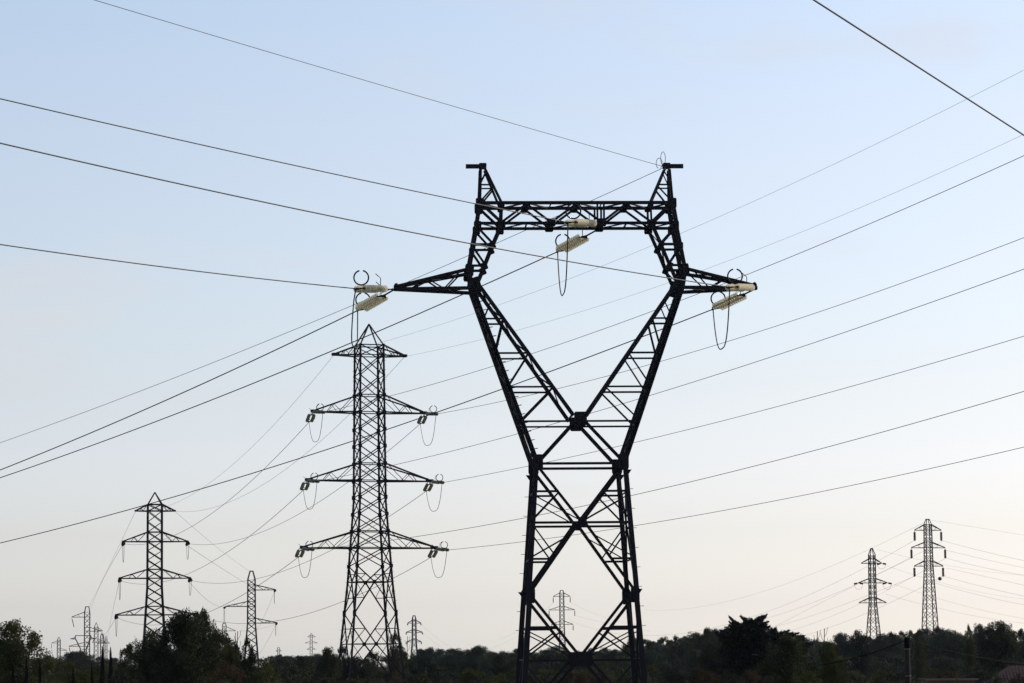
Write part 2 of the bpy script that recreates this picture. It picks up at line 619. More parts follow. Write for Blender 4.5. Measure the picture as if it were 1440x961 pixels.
# ------------------------------------------------------------------ insulator sets and jumpers
def disc_stack(name, n, pitch, r, m):
    """a string of n bell-shaped glass discs along +X"""
    prof = [(0.08, 0.16), (0.16, 0.50), (0.30, 0.90), (0.44, 1.0), (0.50, 0.94), (0.46, 0.6), (0.44, 0.2)]
    seg = 14
    vs, fs = [], []
    for k in range(n):
        b = len(vs)
        for (x, rr) in prof:
            for j in range(seg):
                an = 2 * math.pi * j / seg
                vs.append(((k + x) * pitch, rr * r * math.cos(an), rr * r * math.sin(an)))
        for i in range(len(prof) - 1):
            fs += [(b + i * seg + j, b + i * seg + (j + 1) % seg, b + (i + 1) * seg + (j + 1) % seg, b + (i + 1) * seg + j) for j in range(seg)]
    return mesh(name, vs, fs, m, True)


def cap_stack(name, n, pitch, r, m):
    vs, fs = [], []
    for k in range(n):
        b = len(vs)
        for x, rr in ((.40, .18), (.46, .31), (1.08, .29), (1.14, .14)):
            for j in range(8):
                an = 2 * math.pi * j / 8
                vs.append(((k + x) * pitch, rr * r * math.cos(an), rr * r * math.sin(an)))
        for i in range(3):
            fs += [(b + i * 8 + j, b + i * 8 + (j + 1) % 8, b + (i + 1) * 8 + (j + 1) % 8, b + (i + 1) * 8 + j) for j in range(8)]
    return mesh(name, vs, fs, m, True)


LK, SL, EN, SEP = 1.12, 2.0, 0.38, 0.29       # link, string, end fitting, half spacing
PROTO = {}
for key, gm in (('near', M['glass']), ('far', M['glass_far'])):
    PROTO[key] = dict(
        discs=disc_stack('insulator_string', 12, SL / 12, .20, gm),
        caps=cap_stack('metal_caps', 12, SL / 12, .20, M['cap']))
RING = tube_mesh('arcing_ring', [(.4 * math.sin(a), 0, .4 * math.cos(a)) for a in [R(14 + 332 * i / 28) for i in range(29)]], .046, M['steel'])
HORN = tube_mesh('arcing_horn', [(0, 0, 0), (0, 0, .62), (-.12, 0, .72), (-.28, 0, .86)], .022, M['steel'])
YOKE = mesh('yoke_plate', [(-.18, -.05, -.03), (-.18, .05, -.03), (.08, .36, -.03), (.08, -.36, -.03), (-.18, -.05, .03), (-.18, .05, .03), (.08, .36, .03), (.08, -.36, .03)],
            [(0, 1, 2, 3), (7, 6, 5, 4), (0, 4, 5, 1), (1, 5, 6, 2), (2, 6, 7, 3), (3, 7, 4, 0)], M['steel'])


def tension_set(tip, az, slope, label, group, key='near', ring_yaw=0.0, side='l'):
    """tip: world point; az: compass direction of the span (radians from +Y, clockwise); slope: drop per metre"""
    d = Vector((math.sin(az), math.cos(az), -slope)).normalized()
    m4 = basis(tip, tip + d).to_4x4()
    m4.translation = tip
    root = empty('insulator_set', m4, label=label, cat='insulator', group=group)
    bar('link', Vector((0, 0, 0)), Vector((LK - .15, 0, 0)), .09, root, ROD)
    link('yoke_plate', YOKE, root, Matrix.Translation((LK, 0, 0)))
    for s in (-1, 1):
        st = link('insulator_string', PROTO[key]['discs'], root, Matrix.Translation((LK + .05, s * SEP, 0)))
        link('metal_caps', PROTO[key]['caps'], st)
    link('yoke_plate', YOKE, root, Matrix.Translation((LK + SL + .2, 0, 0)) @ Matrix.Rotation(math.pi, 4, 'Z'))
    bar('tension_clamp', Vector((LK + SL + .15, 0, 0)), Vector((LK + SL + EN + .1, 0, 0)), .11, root, ROD)
    inv = m4.inverted()
    end = m4 @ Vector((LK + SL + EN, 0, 0))
    back = m4 @ Vector((LK + .15, 0, 0))
    lat = Vector((-d.x, 0, 0)).normalized() if abs(d.x) > .01 else Vector((1, 0, 0))
    rc = end + lat * .30 + Vector((0, 0, .60))
    link('arcing_ring', RING, root, inv @ (Matrix.Translation(rc) @ Matrix.Rotation(ring_yaw, 4, 'Z')))
    flip = Matrix.Diagonal((1 if d.x < 0 else -1, 1, 1, 1))
    link('arcing_horn', HORN, root, inv @ (Matrix.Translation(back) @ flip))
    return end


def jumper(a, b, zlow, label, group, r=.028, n=28, pw=3.0, bulge=0.0):
    pts = []
    for i in range(n + 1):
        t = i / n
        p = lerp(a, b, t)
        zz = lerp(a.z, b.z, t)
        s = 1 - abs(2 * t - 1) ** pw
        pts.append(Vector((p.x - bulge * max(0, math.sin(2 * math.pi * t)) ** .6, p.y, zz - (zz - zlow) * s)))
    return tag(link('jumper_cable', tube_mesh('jumper_cable', pts, r, M['wire'])), label=label, cat='cable', group=group)


def span(name, label, start, az, pix, ext, r, group, m='wire', cat='power line', end=None, n=70, curv=None):
    """a hanging conductor in the vertical plane through start with azimuth az; pix are its measured image points"""
    if end is not None:
        h = Vector((end.x - start.x, end.y - start.y, 0)).normalized()
        tend = (Vector((end.x, end.y, 0)) - Vector((start.x, start.y, 0))).length
    else:
        h = Vector((math.sin(az), math.cos(az), 0))
        tend = None
    nrm = Vector((h.y, -h.x, 0))
    data = [(0.0, start.z, 400.0)]
    for u, v in pix:
        d = ray(u, v)
        k = (start - CAMP).dot(nrm) / d.dot(nrm)
        p = CAMP + d * k
        t = (p - start).dot(h)
        if t > 0.5 and k > 0:
            data.append((t, p.z, (300 / k) ** 2))
    if tend:
        data.append((tend, end.z, 400.0))
    tm = max(t for t, _, _ in data)
    # weighted least squares z = z0 + b t + c t^2 (start fixed)
    s11 = s12 = s22 = r1 = r2 = 0
    for t, z, w in data[1:]:
        x1, x2, y = t / tm, (t / tm) ** 2, z - start.z
        s11 += w * x1 * x1; s12 += w * x1 * x2; s22 += w * x2 * x2; r1 += w * x1 * y; r2 += w * x2 * y
    det = s11 * s22 - s12 * s12
    if len(data) < 3 or abs(det) < 1e-9:
        bb, cc = (r1 / s11 if s11 else 0), 0
    else:
        bb, cc = (r1 * s22 - r2 * s12) / det, (r2 * s11 - r1 * s12) / det
    if curv is not None:
        cc = curv * tm * tm
        bb = (r1 - cc * s12) / s11
    T = tend if tend else tm + ext
    pts = []
    for i in range(n + 1):
        t = T * i / n
        x = t / tm
        pts.append(Vector((start.x + h.x * t, start.y + h.y * t, max(1.5, start.z + bb * x + cc * x * x))))
    if VERB:
        er = []
        for (u, v) in pix:
            d = ray(u, v)
            k = (start - CAMP).dot(nrm) / d.dot(nrm)
            p = CAMP + d * k
            t = (p - start).dot(h); x = t / tm
            q = Vector((p.x, p.y, start.z + bb * x + cc * x * x))
            er.append(round(proj(q)[1] - v, 1))
        print('SPAN', label[:60], 'slope %.3f curv %.6f tm %.0f' % (bb / tm, cc / tm / tm, tm), er)
    return tag(link(name, tube_mesh(name, pts, r, M[m], 5)), label=label, cat=cat, group=group)


VERB = False
W1 = M1


def w1(p):
    return M1 @ p


tipL, tipR = w1(n1(406.5, 257, -1, 0, 0)), w1(n1(406.5, 257, 1, 0, 0))
midN = w1(n1(316, 35, 1, -1))
midF = w1(n1(316, 33, 1, 1))
NEAR, FAR = math.pi + R(35), R(-40)
G_INS = 'cream glass insulator sets on the huge near pylon'
G_W1 = 'conductors strung to the huge near pylon'
eLn = tension_set(tipL, NEAR, .085, 'level cream insulator pair off the left arm tip of the huge pylon', G_INS)
eLf = tension_set(tipL, FAR, .25, 'slanting cream insulator pair drooping below the left arm tip of the huge pylon', G_INS)
eMn = tension_set(midN, math.pi + R(33), .085, 'cream insulator pair in front of the middle of the huge pylon top beam', G_INS)
eMf = tension_set(midF, FAR, .25, 'slanting cream insulator pair hanging below the middle of the flat top beam', G_INS)
eRn = tension_set(tipR, math.pi + R(29.5), .085, 'cream ribbed insulator pair lying level at the right arm tip of the huge pylon', G_INS)
eRf = tension_set(tipR, R(-42), .25, 'slanting cream insulator pair drooping below the right arm tip of the huge pylon', G_INS)
jumper(eLn, eLf, P(495, 491, 165).z, 'narrow drooping cable loop under the left arm tip of the huge pylon', 'jumper loops of the huge pylon', .034, bulge=.26)
jumper(eMn, eMf, P(787, 414.5, 165).z, 'pointed cable loop hanging under the middle of the flat top beam', 'jumper loops of the huge pylon', .034)
jumper(eRn, eRf, P(1010, 490, 165).z, 'wide U-shaped cable loop under the right arm tip of the huge pylon', 'jumper loops of the huge pylon', .034)

span('power_line', 'thick conductor from the level insulators of the huge pylon left arm to the left edge', eLn, NEAR,
     [(360, 391.5), (180, 369), (0, 344)], 60, .030, G_W1)
span('power_line', 'topmost thick conductor from the left edge to the flat top beam middle', eMn, math.pi + R(33),
     [(780, 308), (711, 295.5), (666, 285.8), (360, 221.5), (180, 180), (0, 139)], 50, .029, G_W1)
span('power_line', 'dark conductor crossing the whole V neck to the right arm of the huge pylon', eRn, math.pi + R(29.5),
     [(950, 392.5), (890, 383), (820, 371.8), (750, 359), (630, 337), (445, 300), (360, 281.5), (0, 201.5)], 50, .030, G_W1)
span('power_line', 'conductor sloping down left from the huge pylon left arm slanting insulators', eLf, FAR,
     [(340, 514.5), (284, 540), (150, 600), (0, 661)], 130, .034, G_W1)
span('power_line', 'conductor sloping from below the top beam past the second pylon peak', eMf, FAR,
     [(750, 369), (679, 402), (656, 412), (515, 472.5), (356, 540), (0, 672)], 120, .034, G_W1)
span('power_line', 'long conductor from the huge pylon right arm sloping down to the left edge', eRf, FAR,
     [(970, 446.8), (894.7, 475.9), (800, 511.7), (615, 578.6), (540, 606), (499, 620), (360, 664.5), (245, 700), (15, 759.5)], 110, .033, G_W1)
hornR = w1(Vector((125 * PX, 0, zf(233, .5))))
span('ground_wire', 'thin ground wire from the top left down to the right horn of the huge pylon', hornR, NEAR,
     [(852, 210), (820, 202), (500, 110), (133, 0)], 60, .017, 'ground wires of the huge pylon', 'ground_wire', 'ground wire')
span('ground_wire', 'thin ground wire falling from the right horn behind the top beam, leftwards', hornR + Vector((0, 0, -.12)), FAR,
     [(827.5, 282.5), (740, 322), (696, 342), (652.5, 361), (490, 434), (340, 495), (226, 540), (0, 622)], 120, .017, 'ground wires of the huge pylon', 'ground_wire', 'ground wire')
hp = [hornR + Vector((.05 + .13 * math.sin(a), -.1, .32 - .38 * math.cos(a) + .1)) for a in [R(20 + 320 * i / 18) for i in range(19)]]
o = link('ground_wire_loop', tube_mesh('ground_wire_loop', hp, .018, M['wire']))
tag(o, 'small bent wire loop standing on top of the right horn, the taller one', 'wire loop')
hp = [hornR + Vector((-.16 + .17 * math.sin(a), .1, .18 - .30 * math.cos(a))) for a in [R(20 + 320 * i / 18) for i in range(19)]]
o = link('ground_wire_loop', tube_mesh('ground_wire_loop', hp, .018, M['wire']))
tag(o, 'low round wire loop beside the taller one on the right horn', 'wire loop')

# thick line crossing the top right corner, on the camera's side of everything
p0 = P(1144, 0, 70)
p1 = P(1440, 190.5, 86)
h = Vector((p1.x - p0.x, p1.y - p0.y, 0)).normalized()
st = p0 - h * 45 + Vector((0, 0, 1.2))
span('power_line', 'thickest black conductor cutting diagonally across the top right corner', st, math.atan2(h.x, h.y),
     [(1144, 0), (1291.4, 94.5), (1440, 190.5)], 130, .024, 'separate line in the top right corner')


# ------------------------------------------------------------------ the other lattice pylons
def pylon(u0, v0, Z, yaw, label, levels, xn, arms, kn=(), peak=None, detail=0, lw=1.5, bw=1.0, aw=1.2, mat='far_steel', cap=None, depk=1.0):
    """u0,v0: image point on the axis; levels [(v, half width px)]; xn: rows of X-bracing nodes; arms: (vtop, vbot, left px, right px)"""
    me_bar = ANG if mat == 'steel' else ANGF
    x0 = P(u0, v0, Z).x
    M4 = Matrix.Translation((x0, Z, 0)) @ Matrix.Rotation(R(yaw), 4, 'Z')
    root = empty('lattice_pylon', M4, label=label, cat='pylon', group='lattice pylons of the power lines')
    k = Z / F
    cy = math.cos(R(yaw))

    def zv(v):
        return P(u0, v, Z).z

    def nd(v, sx, sy):
        hw = interp(levels, v) * k / cy
        return Vector((sx * hw, sy * hw * depk, zv(v)))
    vg = 932 + 4 / k + 2
    rows = sorted(set([levels[0][0]] + [v for v, _ in levels if v < vg] + [vg]))
    kinks = [rows[0]] + [v for v, _ in levels[1:-1]] + [vg]
    for sx in (-1, 1):
        for sy in (-1, 1):
            pts = [nd(v, sx, sy) for v in kinks]
            link('leg', bars_mesh('leg', [(a, b, lw * k) for a, b in zip(pts, pts[1:])], M[mat]), root)
    segs = []

    def br(a, b, w, name='diagonal_brace'):
        if detail:
            cnt['w'] += 1
            bar(name, a, b, w * k, root, me_bar, 1 if cnt['w'] % 2 else -1)
        else:
            segs.append((a, b, w * k))
    faces = [((-1, -1), (1, -1)), ((1, -1), (1, 1)), ((1, 1), (-1, 1)), ((-1, 1), (-1, -1))]
    for va, vb in zip(xn, xn[1:]):
        for (fa, fb) in faces:
            br(nd(va, *fa), nd(vb, *fb), bw)
            br(nd(va, *fb), nd(vb, *fa), bw)
    for i in range(0, len(kn) - 1):
        va, vb = kn[i], kn[i + 1]
        for (fa, fb) in faces:
            top_leg = i % 2 == 0
            vm = (va + vb) / 2
            for s, (f1, f2) in enumerate(((fa, fb), (fb, fa))):
                if top_leg:
                    c = (nd(vb, *fa) + nd(vb, *fb)) / 2
                    br(nd(va, *f1), c, bw * 1.2)
                    q = lerp(nd(va, *f1), c, .5)
                    br(nd(vb, *f1), q, bw * .6)
                    br(nd(vm, *f1), q, bw * .8, 'horizontal_brace')
                else:
                    c = (nd(va, *fa) + nd(va, *fb)) / 2
                    br(c, nd(vb, *f1), bw * 1.2)
                    q = lerp(nd(vb, *f1), c, .5)
                    br(nd(va, *f1), q, bw * .6)
                    br(nd(vm, *f1), q, bw * .8, 'horizontal_brace')
            if top_leg:
                br(nd(vb, *fa), nd(vb, *fb), bw, 'horizontal_brace')
    tips = []
    for (vt, vb, L_, R_) in arms:
        for (fa, fb) in faces:
            br(nd(vt, *fa), nd(vt, *fb), bw, 'horizontal_brace')
            br(nd(vb, *fa), nd(vb, *fb), bw, 'horizontal_brace')
        tp = []
        for sx, L in ((-1, L_), (1, R_)):
            if not L:
                tp.append(None)
                continue
            t = Vector((sx * L * k / cy, 0, zv(vb)))
            tp.append(M4 @ t)
            s2 = []
            for sy in (-1, 1):
                ta, ba = nd(vt, sx, sy), nd(vb, sx, sy)
                s2 += [(ta, t + Vector((0, 0, .1)), aw * k), (ba, t, aw * k)]
                if L > 25:
                    pp = [lerp(ta, t, .06), lerp(ba, t, .40), lerp(ta, t, .55), lerp(ba, t, .68)]
                    s2 += [(a, b, bw * .55 * k) for a, b in zip(pp, pp[1:])]
                    s2 += [(lerp(ba, t, .4), lerp(nd(vb, sx, -sy), t, .68), bw * .5 * k)]
                elif L > 12:
                    s2 += [(lerp(ta, t, .5), lerp(ba, t, .35), bw * .6 * k)]
            if detail:
                arm = link('crossarm', bars_mesh('crossarm', s2[:4:1] if False else [s for s in s2 if s[2] > aw * k * .9], M[mat]), root)
                for s in s2:
                    if s[2] <= aw * k * .9:
                        bar('arm_brace', s[0], s[1], s[2], arm, me_bar)
                m4 = Matrix.Translation(t + Vector((-sx * .2, 0, .08))) @ Matrix.Diagonal((.9, .4, .35, 1))
                link('tip_plate', PLATE, arm, m4)
            else:
                link('crossarm', bars_mesh('crossarm', s2, M[mat]), root)
        tips.append(tp)
    if peak:
        ap = Vector((0, 0, zv(peak)))
        if cap:
            # narrow flat-topped head
            hw = cap * k
            s2 = []
            for sx in (-1, 1):
                for sy in (-1, 1):
                    s2.append((nd(levels[0][0], sx, sy), Vector((sx * hw, sy * hw, ap.z)), lw * .8 * k))
            for sa, sb in (((-1, -1), (1, -1)), ((1, -1), (1, 1)), ((1, 1), (-1, 1)), ((-1, 1), (-1, -1))):
                s2.append((Vector((sa[0] * hw, sa[1] * hw, ap.z)), Vector((sb[0] * hw, sb[1] * hw, ap.z)), lw * k))
            link('peak', bars_mesh('peak', s2, M[mat]), root)
        else:
            s2 = [(nd(levels[0][0], sx, sy), ap, lw * .62 * k) for sx in (-1, 1) for sy in (-1, 1)]
            for (fa, fb) in faces:
                s2.append((nd(levels[0][0], *fa), nd(levels[0][0], *fb), bw * k))
            link('peak', bars_mesh('peak', s2, M[mat]), root)
    if detail > 1:
        for v in xn:
            for sx in (-1, 1):
                for sy in (-1, 1):
                    m4 = Matrix.Translation(nd(v, sx, sy)) @ Matrix.Diagonal(((5.2 if v > 545 else 3.6) * k, .12, (5.6 if v > 545 else 3.6) * k, 1))
                    link('gusset_plate', PLATE, root, m4)
        for i, v in enumerate(kn[1:]):
            for sy in (-1, 1):
                if i % 2 == 0:
                    c = (nd(v, -1, sy) + nd(v, 1, sy)) / 2
                    link('gusset_plate', PLATE, root, Matrix.Translation(c) @ Matrix.Diagonal((5 * k, .14, 5.5 * k, 1)))
                else:
                    for sx in (-1, 1):
                        link('gusset_plate', PLATE, root, Matrix.Translation(nd(v, sx, sy)) @ Matrix.Diagonal((4.5 * k, .14, 9 * k, 1)))
        v = levels[0][0] + 8
        while v < 905:
            for sx in (-1, 1):
                p = nd(v, sx, -sx)
                bar('step_bolt', p, p + Vector((sx * .28, 0, 0)), .04, root, ROD)
            v += 13.5 / (k * 12)
    if segs:
        tag(link('lattice_bracing', bars_mesh('lattice_bracing', segs, M[mat]), root), kind='stuff')
    return root, tips, M4, zv


# second pylon
YAW2 = 17
T2, tips2, M2, zv2 = pylon(519.8, 700, 350, YAW2, 'tall black pylon with pointed peak and three pairs of arms, left of the huge pylon',
    [(486.5, 16.0), (707, 17.8), (820, 24.8), (1000, 40.5)],
    [486.5, 501, 529, 556.5, 581, 604.5, 628, 652.5, 677, 700, 723.5, 747.5, 771, 796.5],
    [(486.5, 500.5, 49, 50), (556.5, 580.5, 78, 78), (652.5, 676.5, 86, 86), (747.5, 771, 93, 92)],
    kn=(796.5, 819, 863, 906, 952), peak=456, detail=2, lw=2.5, bw=1.4, aw=2.0, mat='steel')
N2, F2 = math.pi - R(23), R(-11.6)
G2 = 'insulator sets on the second pylon'
G2W = 'conductors strung to the second pylon'
rowname = {1: 'upper', 2: 'middle', 3: 'lower'}
lows = {(1, 0): 622.5, (1, 1): 625.5, (2, 0): 717, (2, 1): 718.5, (3, 0): 812.5, (3, 1): 812.5}
wn = {(1, 0): [(540, 558.7), (700, 513.7), (747, 498.7), (840, 465.7), (923, 435.3), (965, 420), (1045, 389), (1080, 374.5), (1211, 319.5), (1440, 219.5)],
      (1, 1): [(700, 566), (785, 547), (840, 533), (924, 509.5), (1080, 462.5), (1440, 334.5)],
      (2, 0): [(551, 653.6), (730, 610), (790, 593), (895, 562), (950, 545.9), (1080, 504), (1440, 378.5)],
      (2, 1): [(745, 654), (840, 635), (950, 608.5), (1080, 575.8), (1212, 540), (1350, 500), (1440, 472.5)],
      (3, 0): [(552.5, 759.4), (575, 755.7), (740, 728), (820, 712.5), (887.6, 697.3), (1080, 651), (1440, 550.5)],
      (3, 1): [(740, 761), (840, 747.4), (893, 740), (1080, 706.5), (1180, 686.5), (1440, 629)]}
ends2 = {}
for i in (1, 2, 3):
    for s, sn in ((0, 'left'), (1, 'right')):
        tp = tips2[i][s]
        en = tension_set(tp, N2, .10, f'greyish insulator pair pointing right at the {rowname[i]} {sn} arm tip of the second pylon', G2, 'far')
        ef = tension_set(tp, F2, .28, f'small drooping insulator pair at the {rowname[i]} {sn} arm tip of the second pylon', G2, 'far')
        jumper(en, ef, P(519, lows[(i, s)], 350).z, f'thin U-shaped cable loop under the {rowname[i]} {sn} arm of the second pylon', 'jumper loops of the second pylon', .030)
        ends2[(i, s)] = ef
        span('power_line', f'dark conductor rising from the {rowname[i]} {sn} arm of the second pylon to the right edge', en, N2, wn[(i, s)], 40, .026, G2W)
for s, sn, px in ((0, 'left', [(540, 482.5), (650, 447.5), (672.5, 440), (807.5, 390), (917, 345), (960, 327), (1080, 273.5), (1175, 229.5), (1361, 139), (1440, 99.5)]),
                  (1, 'right', [(580, 501), (686, 477), (722, 466), (812, 440), (942, 397), (992, 379), (1180, 304.5), (1300, 252), (1440, 190)])):
    tp = tips2[0][s]
    span('ground_wire', f'hair-thin ground wire rising right from the top {sn} arm of the second pylon', tp, N2, px, 40, .012, 'ground wires of the second pylon', 'ground_wire', 'ground wire')

# third pylon
T3, tips3, M3, zv3 = pylon(217.6, 760, 641, 10, 'slim dark pylon with pointed peak rising behind the big dark tree on the left',
    [(709.8, 9.7), (826, 10.0), (865, 12.2), (960, 17.5)],
    [709.8, 719, 734.5, 748.6, 762, 775, 788, 801, 813.5, 826.5, 839.5, 853, 865, 880, 900, 925],
    [(709.8, 719, 26.5, 27.5), (748.6, 762, 43.5, 45), (801, 813.5, 48, 48.5), (853, 865, 52.5, 54)],
    peak=692.6, detail=1, lw=2.1, bw=1.15, aw=1.6, mat='steel')
# fourth: three arms
T4, tips4, M4_, zv4 = pylon(353.6, 860, 1100, 8, 'small pylon with three single arms, between the big dark tree and second pylon',
    [(815, 5.0), (877, 5.4), (930, 9.3)],
    [815, 822.8, 830, 838, 846, 853, 861, 869.6, 876.6, 886, 896, 906, 918, 930],
    [(822.8, 830, 0, 34), (846, 853, 35.5, 0), (869.6, 876.6, 0, 36)], peak=803.5, cap=2.0, detail=0, lw=1.5, bw=.8, aw=1.1, mat='steel')


def small_insulator(p, ln, rr, label, group, dx=0.0, m='far_steel', cone=False):
    n = 7
    pts = []
    vs, fs = [], []
    b = p + Vector((dx, 0, -ln))
    segs = [(p, b, rr * .35)]
    seg = 8
    for i in range(n):
        c = lerp(p, b, .22 + .66 * i / (n - 1))
        k = len(vs)
        for dz, q in ((.055 * ln, .5), (.03 * ln, .95), (-.03 * ln, 1.0), (-.05 * ln, .5)):
            for j in range(seg):
                an = 2 * math.pi * j / seg
                vs.append(c + Vector((q * rr * math.cos(an), q * rr * math.sin(an), dz)))
        for a in range(3):
            fs += [(k + a * seg + j, k + a * seg + (j + 1) % seg, k + (a + 1) * seg + (j + 1) % seg, k + (a + 1) * seg + j) for j in range(seg)]
    o = link('insulator_string', bars_mesh('insulator_string', segs, M[m], (vs, fs)))
    return tag(o, label, 'insulator', group)


def tension_small(tp, az1, az2, ln, label, group, zlow=None, r=.04, m='far_steel'):
    """two short strings pulling away from an arm tip with a jumper between"""
    segs, vs, fs = [], [], []
    ends = []
    for az in (az1, az2):
        d = Vector((math.sin(az), math.cos(az), -.18)).normalized()
        e = tp + d * ln
        ends.append(e)
        segs.append((tp, e, .12))
        for i in range(8):
            c = tp + d * ln * (.3 + .6 * i / 7)
            B = basis(tp, e)
            k = len(vs)
            for dx, q in ((-.05, .3), (.04, 1.0), (.07, .3)):
                for j in range(8):
                    an = 2 * math.pi * j / 8
                    vs.append(c + B @ Vector((dx * ln * .5, q * .32 * math.cos(an), q * .32 * math.sin(an))))
            for a in range(2):
                fs += [(k + a * 8 + j, k + a * 8 + (j + 1) % 8, k + (a + 1) * 8 + (j + 1) % 8, k + (a + 1) * 8 + j) for j in range(8)]
    o = link('insulator_set', bars_mesh('insulator_set', segs, M[m], (vs, fs)))
    tag(o, label, 'insulator', group)
    if zlow is not None:
        jumper(ends[0], ends[1], zlow, 'thin cable loop under the ' + label.split(' at the ')[-1], group.replace('insulator sets', 'jumper loops'), r, 16)
    return ends


rings3 = {}
G3 = 'insulator sets on the slim pylon behind the big tree'
jl = {(1, 0): 791, (1, 1): 787, (2, 0): 843.5, (2, 1): 838, (3, 0): 895}
for i in (1, 2, 3):
    for s, sn in ((0, 'left'), (1, 'right')):
        if (i, s) == (3, 1):
            continue
        rings3[(i, s)] = tension_small(tips3[i][s], math.pi - R(11.6), R(-9), 3.4,
            f'dark drooping insulators at the {rowname[i]} {sn} arm tip of the slim pylon behind the tree', G3,
            P(218, jl[(i, s)], 641).z, .045, 'steel')
rings3[(3, 1)] = [tips3[3][1], tips3[3][1]]
G4 = 'insulator sets on the small three-armed pylon'
e4 = {}
for i, s, lab, v in ((0, 1, 'upper right', 849.5), (1, 0, 'left', 878), (2, 1, 'lower right', 895)):
    e4[i] = tension_small(tips4[i][s], math.pi + R(8), R(-14), 3.2, f'tiny dark insulators at the {lab} arm tip of the three-armed pylon', G4, P(353, v, 1100).z, .05, 'steel')

G23 = 'conductors between the second pylon and the slim pylon'
w23 = {(1, 0): [(375, 655.5), (328, 698), (312.5, 712), (245, 753.8)],
       (1, 1): [(489, 678), (459.6, 698), (445, 708.7), (345, 757.4), (290, 767.4), (267.5, 765)],
       (2, 0): [(422, 688.7), (365, 742.4), (295, 792.4), (260, 810), (206, 821.4), (178, 817.5)],
       (2, 1): [(544, 722.6), (465, 773.7), (420, 796), (360, 816), (320, 822), (270, 817)],
       (3, 0): [(417.4, 782.4), (367, 820), (296, 861), (204, 878.6), (178, 873)],
       (3, 1): [(552, 809), (487, 842), (440, 861), (393.6, 873.5), (346.8, 879.4), (300, 875.8)]}
for k_, px in w23.items():
    i, s = k_
    span('power_line', f'sagging conductor between second and slim pylons from the {rowname[i]} {("left", "right")[s]} arm', ends2[k_], 0, px, 0, .032, G23, end=rings3[k_][0])
span('ground_wire', 'faint ground wire from the second pylon top left arm down to the slim pylon', tips2[0][0], 0,
     [(467, 504), (395, 583), (360, 625), (303, 675), (242, 709)], 0, .018, 'ground wires between the second and slim pylons', 'ground_wire', 'ground wire', end=tips3[0][0])
span('ground_wire', 'faint ground wire from the second pylon top right arm sagging to the slim pylon', tips2[0][1], 0,
     [(562, 509), (541.7, 531.7), (492, 584), (403, 656), (341, 699.6), (312, 711), (275, 720)], 0, .022, 'ground wires between the second and slim pylons', 'ground_wire', 'ground wire', end=tips3[0][1])

# ------------------------------------------------------------------ distant pylons on the left
T5, tips5, *_ = pylon(122.4, 900, 1500, 5, 'grey pylon with flat top left of the cypresses, tallest of the far cluster',
    [(862, 3.7), (909, 3.7), (950, 3.9)], [862 + 7.6 * i for i in range(12)],
    [(861, 868, 21.5, 0), (882.5, 888, 0, 20), (903.7, 909, 25, 0)], peak=853.5, cap=2.2, lw=1.0, bw=.45, aw=.8, mat='steel')
T6, tips6, *_ = pylon(135.2, 900, 2000, 5, 'thin grey pylon just right of the tallest of the far cluster',
    [(882, 2.6), (950, 2.9)], [882 + 6 * i for i in range(11)],
    [(883, 887.5, 0, 9), (899, 904, 5, 12)], peak=875.7, lw=.8, bw=.32, aw=.6, mat='steel')
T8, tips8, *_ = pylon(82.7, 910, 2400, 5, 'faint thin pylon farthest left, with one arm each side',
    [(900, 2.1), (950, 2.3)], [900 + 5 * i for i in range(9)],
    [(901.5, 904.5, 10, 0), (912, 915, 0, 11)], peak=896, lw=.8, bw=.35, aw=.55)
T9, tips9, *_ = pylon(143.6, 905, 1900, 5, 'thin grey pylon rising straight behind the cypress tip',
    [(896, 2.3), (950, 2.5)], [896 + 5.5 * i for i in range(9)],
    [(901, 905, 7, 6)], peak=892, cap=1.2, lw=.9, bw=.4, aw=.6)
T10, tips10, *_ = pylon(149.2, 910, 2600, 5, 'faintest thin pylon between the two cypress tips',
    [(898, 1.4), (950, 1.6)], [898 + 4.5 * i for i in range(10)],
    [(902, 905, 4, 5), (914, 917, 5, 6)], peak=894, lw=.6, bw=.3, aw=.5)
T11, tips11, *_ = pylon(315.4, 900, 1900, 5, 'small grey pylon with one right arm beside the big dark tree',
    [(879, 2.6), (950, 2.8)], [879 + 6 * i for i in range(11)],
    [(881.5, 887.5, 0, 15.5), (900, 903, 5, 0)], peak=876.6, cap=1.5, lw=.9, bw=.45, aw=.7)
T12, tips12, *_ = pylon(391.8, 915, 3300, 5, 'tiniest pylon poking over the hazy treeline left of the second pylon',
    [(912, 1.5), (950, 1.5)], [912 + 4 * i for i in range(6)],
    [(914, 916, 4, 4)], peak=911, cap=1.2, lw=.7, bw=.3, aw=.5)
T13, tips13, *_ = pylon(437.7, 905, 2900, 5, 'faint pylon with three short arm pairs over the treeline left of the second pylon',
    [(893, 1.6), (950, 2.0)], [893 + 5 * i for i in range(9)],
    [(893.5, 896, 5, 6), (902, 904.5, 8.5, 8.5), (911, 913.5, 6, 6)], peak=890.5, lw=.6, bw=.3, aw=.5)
T14, tips14, *_ = pylon(582.4, 890, 2000, 12, 'small grey pylon just right of the second pylon legs, three arm pairs',
    [(870, 2.3), (903, 2.7), (945, 6.0)], [870, 876, 883, 889.5, 896, 903, 912, 921, 932, 945],
    [(872.5, 876.5, 9, 9.5), (886, 889.5, 11, 11.5), (899.5, 903, 10.5, 10)], peak=866, cap=1.2, lw=1.0, bw=.4, aw=.9, mat='steel')
T15, tips15, *_ = pylon(790.3, 870, 1900, 6, 'grey far pylon framed between the legs of the huge pylon',
    [(834, 2.7), (880, 3.0), (925, 4.6)], [834 + 5.7 * i for i in range(16)],
    [(834, 839, 12, 11.8), (853, 858, 18, 18), (873.7, 878.4, 15, 15.5)], peak=830.5, cap=1.8, lw=.8, bw=.32, aw=.7, mat='steel')
